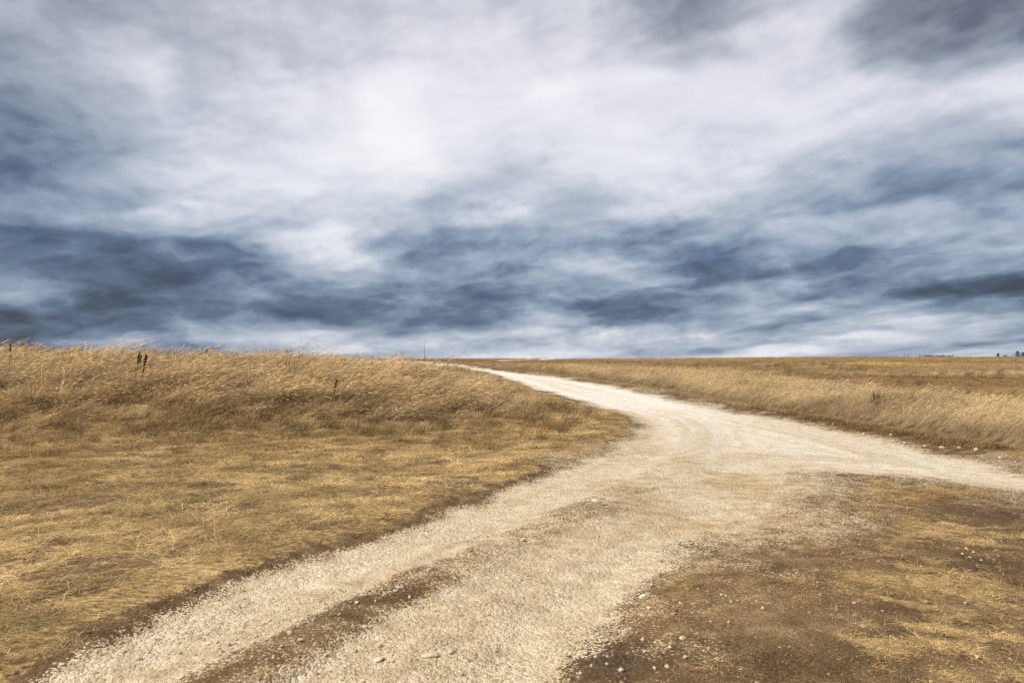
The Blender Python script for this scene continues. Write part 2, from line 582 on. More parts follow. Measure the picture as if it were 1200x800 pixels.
def link(name, data, parent=None, loc=None):
    o = bpy.data.objects.new(name, data)
    COL.objects.link(o)
    if parent:
        o.parent = parent
    if loc is not None:
        o.location = loc
    return o


def material(name):
    m = bpy.data.materials.new(name)
    m.use_nodes = True
    return m, NT(m.node_tree)


def finish(t, shader):
    out = t.n('ShaderNodeOutputMaterial')
    t.t.links.new(shader, out.inputs[0])


def attr(t, name, typ='GEOMETRY', out='Fac'):
    nd = t.n('ShaderNodeAttribute', attribute_type=typ, attribute_name=name)
    return nd.outputs[out]


# ------------------------------------------------------------------ ground material
def ground_material():
    m, t = material("dirt_and_gravel")
    pos = t.n('ShaderNodeNewGeometry').outputs['Position']
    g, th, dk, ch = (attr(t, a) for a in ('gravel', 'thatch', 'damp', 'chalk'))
    n_big = t.noise(pos, 0.7, 5, .55)
    n_mid = t.noise(pos, 5.0, 6, .6)
    n_fin = t.noise(pos, 55.0, 6, .72)
    st = t.n('ShaderNodeMapping')
    t.put(st.inputs['Vector'], pos)
    st.inputs['Rotation'].default_value = (0, 0, R(-14))
    st.inputs['Scale'].default_value = (.75, 1.3, 1.0)
    n_str = t.noise(st.outputs[0], 19.0, 7, .72)

    def voro(scale, feature='F1'):
        nd = t.n('ShaderNodeTexVoronoi', feature=feature)
        t.put(nd.inputs['Vector'], pos)
        nd.inputs['Scale'].default_value = scale
        return nd
    v1, v2 = voro(30.0), voro(78.0)

    def lum(nd):
        s = t.n('ShaderNodeSeparateColor')
        t.put(s.inputs[0], nd.outputs['Color'])
        return s.outputs[0], s.outputs[1]
    r1, q1 = lum(v1)
    r2, q2 = lum(v2)
    # soil
    soil = t.ramp(t.math('ADD', t.math('MULTIPLY', n_mid, .6), t.math('MULTIPLY', n_fin, .4)),
                  [(.36, (.074, .042, .019)), (.47, (.165, .100, .048)), (.56, (.265, .170, .084)), (.66, (.40, .275, .145))])
    crumb = t.mrange(v2.outputs['Distance'], .1, .6, 1.25, .7)
    soil = t.vmath('SCALE', soil, scale=crumb)
    damp = t.ramp(n_fin, [(.36, (.030, .019, .011)), (.5, (.080, .050, .027)), (.64, (.18, .122, .068))])
    dry = t.ramp(t.math('ADD', t.math('MULTIPLY', n_mid, .45), t.math('MULTIPLY', n_fin, .55)), [(.36, (.13, .076, .034)), (.48, (.27, .172, .082)), (.58, (.39, .265, .135)), (.68, (.52, .385, .22))])
    soil = t.cmix(t.math('MULTIPLY', attr(t, 'dust'), .85), soil, t.vmath('SCALE', dry, scale=crumb))
    soil = t.cmix(t.math('MULTIPLY', dk, .85), soil, damp)
    # litter of dead grass
    lit = t.ramp(t.math('ADD', t.math('MULTIPLY', n_str, .75), t.math('MULTIPLY', n_big, .25)),
                 [(.36, (.07, .042, .02)), (.46, (.22, .14, .058)), (.54, (.44, .295, .125)), (.64, (.68, .49, .235))])
    tm = t.mrange(t.math('ADD', th, t.math('MULTIPLY', t.math('SUBTRACT', n_str, .5), 1.5)), .25, .75)
    base = t.cmix(tm, soil, lit)
    # gravel: crushed pale limestone with fines between
    gb = t.ramp(r1, [(.0, (.36, .265, .15)), (.35, (.53, .42, .26)), (.7, (.645, .53, .355)), (1.0, (.80, .705, .535))])
    gs = t.ramp(r2, [(.0, (.31, .225, .125)), (.45, (.53, .415, .255)), (1.0, (.75, .64, .46))])
    gc = t.cmix(t.mrange(q1, .35, .65), gb, gs)
    fines = t.ramp(n_mid, [(.32, (.385, .28, .155)), (.5, (.56, .44, .27)), (.66, (.69, .58, .405))])
    dusty = t.mrange(t.noise(pos, 2.2, 5, .6), .38, .62, .25, .95)
    gc = t.cmix(t.math('MULTIPLY', t.mrange(v2.outputs['Distance'], .05, .5, .35, 1.0), dusty), gc, fines)
    white = t.ramp(t.math('ADD', t.math('MULTIPLY', n_mid, .5), t.math('MULTIPLY', r2, .5)),
                   [(.2, (.60, .53, .42)), (.5, (.78, .725, .63)), (.8, (.86, .83, .76))])
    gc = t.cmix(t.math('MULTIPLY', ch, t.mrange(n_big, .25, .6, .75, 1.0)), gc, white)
    dust = t.ramp(n_mid, [(.35, (.27, .17, .075)), (.55, (.43, .295, .145)), (.7, (.55, .41, .22))])
    gc = t.cmix(t.math('MULTIPLY', attr(t, 'dust'), t.mrange(r2, .1, .9, .95, .45)), gc, dust)
    # single stones at the ragged edge: each cell is either stone or soil
    ge = t.math('ADD', g, t.math('MULTIPLY', t.math('SUBTRACT', r2, .5), .60))
    ge = t.math('ADD', ge, t.math('MULTIPLY', t.math('SUBTRACT', n_mid, .5), .55))
    gm = t.mrange(ge, .42, .58)
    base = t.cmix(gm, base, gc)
    # relief
    stone_h = t.math('ADD', t.math('MULTIPLY', t.math('SUBTRACT', 1.0, v1.outputs['Distance']), .55),
                     t.math('MULTIPLY', t.math('SUBTRACT', 1.0, v2.outputs['Distance']), .35))
    hgt = t.mix(gm, t.math('ADD', t.math('MULTIPLY', t.math('ADD', n_fin, t.math('MULTIPLY', n_str, 1.2)), .5), t.math('MULTIPLY', stone_h, .45)), stone_h)
    bp = t.n('ShaderNodeBump')
    bp.inputs['Strength'].default_value = .85
    bp.inputs['Distance'].default_value = .028
    t.put(bp.inputs['Height'], hgt)
    b = t.n('ShaderNodeBsdfPrincipled')
    t.put(b.inputs['Base Color'], base)
    b.inputs['Roughness'].default_value = .95
    b.inputs['Specular IOR Level'].default_value = .12
    t.t.links.new(bp.outputs[0], b.inputs['Normal'])
    finish(t, b.outputs[0])
    return m


def build_ground():
    fine = np.arange(-48, 48.01, .27)
    coarse = np.arange(50.5, 309.6, 2.5)
    ang = np.radians(np.concatenate([fine, coarse]))
    r1 = np.exp(np.arange(math.log(.5), math.log(160), .0082))
    r2 = np.exp(np.arange(math.log(160) + .04, math.log(4000), .04))
    rad = np.concatenate([r1, r2])
    RR, AA = np.meshgrid(rad, ang, indexing='ij')
    P = np.stack([(RR * np.sin(AA)).ravel(), (RR * np.cos(AA)).ravel()], 1)
    P = np.vstack([P, [[0, 0]]])
    g, th, dk, ch, sd, st = masks(P)
    tan = masks.tan
    z = base_h(P[:, 0], P[:, 1]) + micro(P, g, sd, st)
    na, nr = len(ang), len(rad)
    idx = np.arange(nr * na).reshape(nr, na)
    nx = np.roll(idx, -1, axis=1)
    quads = np.stack([idx[:-1], nx[:-1], nx[1:], idx[1:]], -1).reshape(-1, 4)[:, ::-1]
    c = nr * na
    tris = np.stack([np.full(na, c), nx[0], idx[0]], -1)[:, ::-1]
    V = np.column_stack([P, z])
    me = bpy.data.meshes.new("ground")
    me.vertices.add(len(V))
    me.vertices.foreach_set('co', V.astype(np.float32).ravel())
    nl = quads.size + tris.size
    me.loops.add(nl)
    me.loops.foreach_set('vertex_index', np.concatenate([quads.ravel(), tris.ravel()]).astype(np.int32))
    npoly = len(quads) + len(tris)
    me.polygons.add(npoly)
    starts = np.concatenate([np.arange(len(quads)) * 4, quads.size + np.arange(len(tris)) * 3]).astype(np.int32)
    me.polygons.foreach_set('loop_start', starts)
    me.polygons.foreach_set('use_smooth', np.ones(npoly, bool))
    me.update(calc_edges=True)
    me.validate()
    for nm, a in (('gravel', g), ('thatch', th), ('damp', dk), ('chalk', ch), ('dust', tan)):
        at = me.attributes.new(nm, 'FLOAT', 'POINT')
        at.data.foreach_set('value', a.astype(np.float32))
    me.materials.append(ground_material())
    o = link("ground", me)
    tag(o, "gently rising earth with a pale gravel track curving through dry grass", "ground", kind="structure")
    return o


ground = build_ground()
print("ground", round(time.time() - T0, 1))


# ------------------------------------------------------------------ vegetation and stone materials
def grass_material(name, transl=.3, gain=1.0):
    m, t = material(name)
    tint = attr(t, 'tint', 'INSTANCER', 'Color')
    tone = attr(t, 'tone')
    c = t.cmix(1.0, tint, (1, 1, 1), 'MULTIPLY')
    c = t.vmath('SCALE', c, scale=t.math('MULTIPLY', tone, gain))
    d = t.n('ShaderNodeBsdfDiffuse')
    t.put(d.inputs[0], c)
    tr = t.n('ShaderNodeBsdfTranslucent')
    t.put(tr.inputs[0], c)
    ms = t.n('ShaderNodeMixShader')
    ms.inputs[0].default_value = transl
    t.t.links.new(d.outputs[0], ms.inputs[1])
    t.t.links.new(tr.outputs[0], ms.inputs[2])
    finish(t, ms.outputs[0])
    return m


def stone_material(name, attr_type, base=None):
    m, t = material(name)
    pos = t.n('ShaderNodeTexCoord').outputs['Object']
    n1 = t.noise(pos, 3.0, 5, .6)
    n2 = t.noise(pos, 14.0, 4, .6)
    if base is None:
        c = attr(t, 'tint', attr_type, 'Color')
    else:
        c = t.cmix(t.n('ShaderNodeObjectInfo').outputs['Random'], (*base[0], 1), (*base[1], 1))
    dirt = t.cmix(t.mrange(n1, .35, .65, .0, .55), c, (.30, .20, .105, 1))
    c = t.cmix(t.mrange(n2, .5, .8, .0, .35), dirt, (.74, .69, .58, 1))
    bp = t.n('ShaderNodeBump')
    bp.inputs['Strength'].default_value = .4
    bp.inputs['Distance'].default_value = .1
    t.put(bp.inputs['Height'], n2)
    b = t.n('ShaderNodeBsdfPrincipled')
    t.put(b.inputs['Base Color'], c)
    b.inputs['Roughness'].default_value = .9
    b.inputs['Specular IOR Level'].default_value = .2
    t.t.links.new(bp.outputs[0], b.inputs['Normal'])
    finish(t, b.outputs[0])
    return m


M_GRASS = grass_material("dry_grass_blades", .3)
M_MAT = grass_material("matted_dead_grass", .15)
M_GRAVEL = stone_material("crushed_limestone", 'INSTANCER')
M_STONE = stone_material("loose_limestone", None, ((.70, .56, .37), (.86, .75, .56)))


class Blades:
    def __init__(self):
        self.V, self.F, self.T = [], [], []

    def strip(self, pts, widths, side, tones):
        """flat ribbon along pts that narrows to its end"""
        k = len(self.V)
        n = len(pts)
        for p, w, tn in zip(pts[:-1], widths[:-1], tones[:-1]):
            self.V += [p - side * w * .5, p + side * w * .5]
            self.T += [tn, tn]
        self.V.append(pts[-1])
        self.T.append(tones[-1])
        for i in range(n - 2):
            a = k + 2 * i
            self.F.append((a, a + 1, a + 3, a + 2))
        a = k + 2 * (n - 2)
        self.F.append((a, a + 1, a + 2))

    def blade(self, base, length, width, th0, th1, az, tone, nseg=3, twist=0.0, tip=1.0):
        p = np.array(base, float)
        pts = [p.copy()]
        fw = np.array([math.cos(az), math.sin(az), 0])
        for i in range(nseg):
            th = th0 + (th1 - th0) * (i + .5) / nseg
            p = p + (fw * math.sin(th) + np.array([0, 0, 1]) * math.cos(th)) * length / nseg
            pts.append(p.copy())
        side = np.array([-math.sin(az + twist), math.cos(az + twist), 0])
        wd = [width * (1 - .55 * i / nseg) for i in range(nseg)] + [0]
        self.strip(pts, wd, side, [tone * (1 + (tip - 1) * i / nseg) for i in range(nseg + 1)])
        return pts

    def plume(self, pts, length, width, tone):
        """feathery seed head on the end of a stem: two crossed spindles"""
        d = pts[-1] - pts[-2]
        d = d / np.linalg.norm(d)
        p0 = pts[-1] - d * length * .35
        for a in (0, math.pi / 2):
            s = np.array([-d[1], d[0], 0])
            s = s / (np.linalg.norm(s) + 1e-6)
            s2 = np.cross(d, s)
            sd = s * math.cos(a) + s2 * math.sin(a)
            k = len(self.V)
            self.V += [p0, p0 + d * length * .35 + sd * width * .5, p0 + d * length, p0 + d * length * .35 - sd * width * .5]
            self.T += [tone] * 4
            self.F.append((k, k + 1, k + 2, k + 3))

    def mesh(self, name, mat):
        me = new_mesh(name, self.V, self.F, mat)
        at = me.attributes.new('tone', 'FLOAT', 'POINT')
        at.data.foreach_set('value', np.array(self.T, np.float32))
        return me


def proto_collection(name, meshes):
    c = bpy.data.collections.new(name)
    for i, me in enumerate(meshes):
        o = bpy.data.objects.new("%s_%02d" % (name, i), me)
        c.objects.link(o)
    return c


def tall_clump(seed, n=22, radius=.07, lean=.75, width=.0105):
    r = random.Random(seed)
    b = Blades()
    az0 = r.gauss(0, .12)
    for i in range(n):
        a, q = r.uniform(0, 6.28), radius * math.sqrt(r.random())
        az = az0 + (r.gauss(0.0, .22) if i % 5 else r.gauss(0, .9))
        L = r.uniform(.55, 1.05) if i % 3 else r.uniform(.3, .6)
        th0 = max(0.0, r.gauss(.48, .14))
        th1 = th0 + abs(r.gauss(lean, .2))
        tone = r.uniform(.35, 1.25)
        pts = b.blade((q * math.cos(a), q * math.sin(a), -.03), L, width * r.uniform(.6, 1.2), th0, th1, az, tone, 4, r.uniform(-1, 1), 1.1)
        if i % 2 == 0 and L > .5:
            b.plume(pts, r.uniform(.10, .20), r.uniform(.010, .020), r.uniform(.95, 1.3))
    return b


def mat_clump(seed, n=40, radius=.16, width=.0036, up=.0):
    r = random.Random(seed)
    b = Blades()
    for i in range(n):
        a, q = r.uniform(0, 6.28), radius * math.sqrt(r.random())
        az = r.uniform(0, 6.28) if r.random() < .6 else r.gauss(.2, .7)
        L = r.uniform(.03, .10) if r.random() < .55 else r.uniform(.10, .24)
        th0 = r.uniform(1.05, 1.5) - up * r.uniform(.3, 1.2)
        th1 = min(1.75, th0 + r.uniform(.1, .55))
        tone = r.uniform(.25, 1.45)
        b.blade((q * math.cos(a), q * math.sin(a), r.uniform(-.004, .02)), L * (.6 if up else 1), width * r.uniform(.6, 1.5), th0, th1, az, tone, 3, r.uniform(-1.2, 1.2), 1.05)
    return b


def brush_clump(seed, n=40, radius=.16):
    """coarse dead weeds: stiff stems with scraps of leaf"""
    r = random.Random(seed)
    b = Blades()
    for i in range(n):
        a, q = r.uniform(0, 6.28), radius * math.sqrt(r.random())
        az = r.uniform(-1.6, 1.6)
        L = r.uniform(.25, .75)
        th0 = abs(r.gauss(.2, .25))
        pts = b.blade((q * math.cos(a), q * math.sin(a), -.03), L, .007, th0, th0 + r.uniform(.0, .9), az, r.uniform(.5, 1.1), 3, r.uniform(-1, 1))
        for k in range(3):
            p = pts[1] + (pts[-1] - pts[1]) * r.random()
            b.blade(p, r.uniform(.04, .12), r.uniform(.008, .018), r.uniform(.3, 1.6), r.uniform(.8, 2.2), r.uniform(0, 6.28), r.uniform(.45, 1.1), 2, r.uniform(-1, 1))
    return b


def stone_mesh(name, seed, mat, npts=22, flat=.62):
    import bmesh
    r = random.Random(seed)
    bm = bmesh.new()
    ax = (1.0, r.uniform(.65, .95), r.uniform(flat - .15, flat + .15))
    for i in range(npts):
        v = Vector((r.gauss(0, 1), r.gauss(0, 1), r.gauss(0, 1))).normalized() * r.uniform(.80, 1.0)
        bm.verts.new((v.x * ax[0] * .5, v.y * ax[1] * .5, v.z * ax[2] * .5))
    res = bmesh.ops.convex_hull(bm, input=bm.verts)
    bmesh.ops.delete(bm, geom=[g for g in res['geom_interior'] if isinstance(g, bmesh.types.BMVert)], context='VERTS')
    bmesh.ops.recalc_face_normals(bm, faces=bm.faces)
    me = bpy.data.meshes.new(name)
    bm.to_mesh(me)
    bm.free()
    me.materials.append(mat)
    return me


C_TALL = proto_collection("tall_tuft", [tall_clump(10 + i, lean=.80 + .08 * i).mesh("tall_tuft", M_GRASS) for i in range(5)])
C_MAT = proto_collection("flat_tuft", [mat_clump(30 + i).mesh("flat_tuft", M_MAT) for i in range(5)])
C_SHORT = proto_collection("short_tuft", [mat_clump(50 + i, 50, .12, .0036, .8).mesh("short_tuft", M_MAT) for i in range(4)])
C_BRUSH = proto_collection("brush_tuft", [brush_clump(70 + i).mesh("brush_tuft", M_MAT) for i in range(4)])
C_STONE = proto_collection("gravel_chip", [stone_mesh("gravel_chip", 90 + i, M_GRAVEL, 14 + i) for i in range(7)])


M_CLOD = grass_material("earth_crumbs", 0.0)


def clod_mesh(i):
    me = stone_mesh("earth_crumb", 140 + i, M_CLOD, 16, .7)
    at = me.attributes.new('tone', 'FLOAT', 'POINT')
    at.data.foreach_set('value', np.ones(len(me.vertices), np.float32))
    return me


C_CLOD = proto_collection("earth_crumb", [clod_mesh(i) for i in range(4)])


def scatter(name, coll, P, rot, scl, idx, tint, label, cat):
    n = len(P)
    me = bpy.data.meshes.new(name)
    me.vertices.add(n)
    me.vertices.foreach_set('co', np.asarray(P, np.float32).ravel())
    for nm, typ, key, a in (('rot', 'FLOAT_VECTOR', 'vector', rot), ('scl', 'FLOAT_VECTOR', 'vector', scl), ('pick', 'INT', 'value', idx)):
        at = me.attributes.new(nm, typ, 'POINT')
        at.data.foreach_set(key, np.asarray(a, np.int32 if typ == 'INT' else np.float32).ravel())
    at = me.attributes.new('tint', 'FLOAT_COLOR', 'POINT')
    at.data.foreach_set('color', np.column_stack([tint, np.ones(n)]).astype(np.float32).ravel())
    o = link(name, me)
    ng = bpy.data.node_groups.new(name, 'GeometryNodeTree')
    ng.interface.new_socket('Geometry', in_out='INPUT', socket_type='NodeSocketGeometry')
    ng.interface.new_socket('Geometry', in_out='OUTPUT', socket_type='NodeSocketGeometry')
    N, Lk = ng.nodes, ng.links
    gi, go = N.new('NodeGroupInput'), N.new('NodeGroupOutput')
    ci = N.new('GeometryNodeCollectionInfo')
    ci.inputs['Collection'].default_value = coll
    ci.inputs['Separate Children'].default_value = True
    ci.inputs['Reset Children'].default_value = True
    ip = N.new('GeometryNodeInstanceOnPoints')
    ip.inputs['Pick Instance'].default_value = True

    def named(nm, typ):
        nd = N.new('GeometryNodeInputNamedAttribute')
        nd.data_type = typ
        nd.inputs[0].default_value = nm
        return nd.outputs[0]
    e2r = N.new('FunctionNodeEulerToRotation')
    Lk.new(named('rot', 'FLOAT_VECTOR'), e2r.inputs[0])
    Lk.new(gi.outputs[0], ip.inputs['Points'])
    Lk.new(ci.outputs[0], ip.inputs['Instance'])
    Lk.new(named('pick', 'INT'), ip.inputs['Instance Index'])
    Lk.new(e2r.outputs[0], ip.inputs['Rotation'])
    Lk.new(named('scl', 'FLOAT_VECTOR'), ip.inputs['Scale'])
    Lk.new(ip.outputs[0], go.inputs[0])
    md = o.modifiers.new("scatter", 'NODES')
    md.node_group = ng
    tag(o, label, cat, kind="stuff")
    return o


def sample_view(n, r0, r1, amax=46, power=1.0):
    """random places ahead of the camera; power 1 = even over the land, 0 = even in log distance"""
    a = np.radians(rng.uniform(-amax, amax, n))
    u = rng.random(n)
    if power == 0:
        r = r0 * (r1 / r0) ** u
    else:
        k = 2 * power
        r = (r0 ** k + u * (r1 ** k - r0 ** k)) ** (1 / k)
    return np.stack([r * np.sin(a), r * np.cos(a)], 1)


def palette(w, cols):
    """mix of colours by weights (n, k), normalised"""
    w = np.clip(w, 0, None)
    w = w / (w.sum(1, keepdims=True) + 1e-9)
    return w @ np.array(cols)


GOLD, PALE, BROWN, UMBER, OLIVE, YEL = (.66, .49, .25), (.80, .665, .445), (.33, .205, .10), (.13, .082, .042), (.19, .185, .085), (.80, .62, .14)


GOLD2, PALE2 = (.84, .575, .24), (.92, .73, .41)
RUST = (.40, .22, .085)


def do_left_tall():
    P = sample_view(85000, 10, 95, 47, .5)
    P = P[inside(P, TALL_L)]
    x, y = P[:, 0], P[:, 1]
    sd = sdist(P, TALL_L)
    depth = -sd
    sroad = sdist(P, ROAD)
    keep = (rng.random(len(P)) < .35 + .65 * sst(0, 2.5, depth)) & (sroad > .25)
    P, depth, x, y, sroad = P[keep], depth[keep], x[keep], y[keep], sroad[keep]
    r = np.hypot(x, y)
    # tops of the bank carry longer, paler grass; its foot is trampled, brown and tangled
    up = sst(1.5, 9.0, y - 13 + (fbm(x, y, .25, 3, 71) - .5) * 6)
    patch = fbm(x, y * .8, .28, 4, 72)
    fine = fbm(x, y, 1.1, 3, 73)
    hs = (.18 + .54 * sst(.0, 5.5, depth) * (.5 + .5 * up)) * rng.uniform(.75, 1.25, len(P)) * (.75 + .5 * patch)
    hs *= (.35 + .65 * sst(.2, 4.0, sroad)) * (1 - .75 * sst(33, 42, y) * sst(-22, -12, x))
    tus = fbm(x, y, .95, 3, 75)
    hs *= .35 + 1.2 * sst(.32, .66, tus)
    ok = rng.random(len(P)) < np.clip(.10 + sst(.38, .54, tus) + .35 * up, 0, 1)
    P, x, y, r, hs, up, patch, fine, sroad = (a[ok] for a in (P, x, y, r, hs, up, patch, fine, sroad))
    dark = sst(.45, .58, .4 * patch + .6 * fine + .05 * (1 - up))
    w = np.stack([1.0 + 0 * x, .65 + .7 * up, .08 * (1 - up) + .85 * dark * (1 - .5 * up) + .05, .75 * dark * (1 - .75 * up), .35 * (1 - up) * sst(.55, .7, fine), 0 * x], 1)
    tint = palette(w, [GOLD, PALE, RUST, UMBER, OLIVE, YEL]) * rng.uniform(.40, 1.5, (len(P), 1))
    z = height(P)
    n = len(P)
    rot = np.column_stack([rng.normal(0, .1, n), rng.normal(.05, .15, n), rng.normal(0.1, .28, n) + (fbm(x, y, .35, 2, 74) - .5) * 1.4])
    wide = np.clip(.8 + r * .022, 1, 2.0)
    scl = np.column_stack([hs * 1.15 * wide, hs * 1.15 * wide, hs])
    scatter("tall_grass", C_TALL, np.column_stack([P, z]), rot, scl, rng.integers(0, 5, n), tint,
            "wind-bent golden dry grass covering the bank on the left", "grass")
    return n


def do_right_tall():
    out = 0
    # the belt along the road
    P = sample_view(120000, 9, 60, 47, .55)
    P = P[inside(P, TALL_R)]
    base_d, _, _ = seg_dist(P, RIGHT_BASE[:-1], RIGHT_BASE[1:])
    x, y = P[:, 0], P[:, 1]
    belt = 5.5 + 3 * (fbm(x, y, .12, 3, 81) - .5) + .05 * np.hypot(x, y)
    keep = (base_d < belt) & (rng.random(len(P)) < .25 + .75 * sst(.0, 1.2, base_d))
    P, base_d, belt = P[keep], base_d[keep], belt[keep]
    x, y = P[:, 0], P[:, 1]
    r = np.hypot(x, y)
    n = len(P)
    patch = fbm(x, y, .45, 3, 82)
    hs = (.18 + (.38 + .14 * sst(7, 11, x)) * sst(.1, 1.8, base_d)) * rng.uniform(.8, 1.2, n) * (.8 + .4 * patch) * (.7 + .3 * sst(0, 2.0, belt - base_d))
    edge = 1 - sst(.2, 1.6, base_d)
    w = np.stack([1.0 + 0 * x, .95 + 0 * x, 1.5 * edge + .9 * sst(.5, .72, patch), .7 * edge + .5 * sst(.62, .8, patch), .3 * edge, 0 * x], 1)
    tint = palette(w, [GOLD, PALE, BROWN, UMBER, OLIVE, YEL]) * rng.uniform(.6, 1.25, (n, 1))
    rot = np.column_stack([rng.normal(0, .08, n), rng.normal(0, .1, n), rng.normal(.1, .3, n)])
    wide = np.clip(.8 + r * .02, 1, 1.9)
    scl = np.column_stack([hs * 1.1 * wide, hs * 1.1 * wide, hs * 1.05])
    scatter("tall_grass", C_TALL, np.column_stack([P, height(P)]), rot, scl, rng.integers(0, 5, n), tint,
            "belt of tall pale straw grass along the far road's right verge", "grass")
    out += n
    # the rough field behind it
    P = sample_view(95000, 14, 150, 47, .42)
    P = P[inside(P, TALL_R) | ((P[:, 1] > 88) & (P[:, 0] > -70))]
    base_d, _, _ = seg_dist(P, RIGHT_BASE[:-1], RIGHT_BASE[1:])
    x, y = P[:, 0], P[:, 1]
    keep = (seg_dist(P, TRAIL[:-1], TRAIL[1:])[0] > 1.6) & (base_d > 4.5 + 3 * (fbm(x, y, .12, 3, 81) - .5) + .05 * np.hypot(x, y)) & (sdist(P, ROAD) > .6)
    P = P[keep]
    x, y = P[:, 0], P[:, 1]
    r = np.hypot(x, y)
    n = len(P)
    band = fbm(x * .10, y * .6, .16, 3, 83)
    fine = fbm(x * .35, y * .7, .5, 3, 84)
    gully = np.exp(-(seg_dist(P, GULLY[:-1], GULLY[1:])[0] / 2.2) ** 2) * sst(.36, .55, fbm(x, y, .3, 3, 87))
    dk = np.clip(sst(.40, .56, .6 * band + .4 * fine) + gully, 0, 1)
    yel = spots(P, [(1040, 427.5, 34, 2.4, 1.3)])
    hs = (.16 + .16 * band) * rng.uniform(.75, 1.3, n) * (1 - .25 * dk) * np.clip(1.1 - .004 * np.maximum(r - 60, 0), .6, 1.1)
    str_ = sst(.49, .56, fbm(x * .09, y * .5, .22, 3, 86))
    w = np.stack([.5 + 1.2 * str_, .10 + 1.5 * str_ * (1 - .6 * dk), .35 + 3.4 * dk * (1 - .5 * str_), 1.3 * dk * sst(.45, .6, fine) + 5 * gully, .08 + 0 * x, 14.0 * (yel > .45)], 1)
    tint = palette(w, [GOLD, PALE, RUST, UMBER, OLIVE, YEL]) * rng.uniform(.55, 1.25, (n, 1))
    rot = np.column_stack([rng.normal(0, .1, n), rng.normal(0, .1, n), rng.normal(.1, .5, n)])
    wide = np.clip(.9 + r * .025, 1, 3.2)
    scl = np.column_stack([hs * wide * 1.2, hs * wide * 1.2, hs])
    scatter("field_grass", C_TALL, np.column_stack([P, height(P)]), rot, scl, rng.integers(0, 5, n), tint,
            "rough brown and straw coloured grass of the open field beyond the road", "grass")
    return out + n


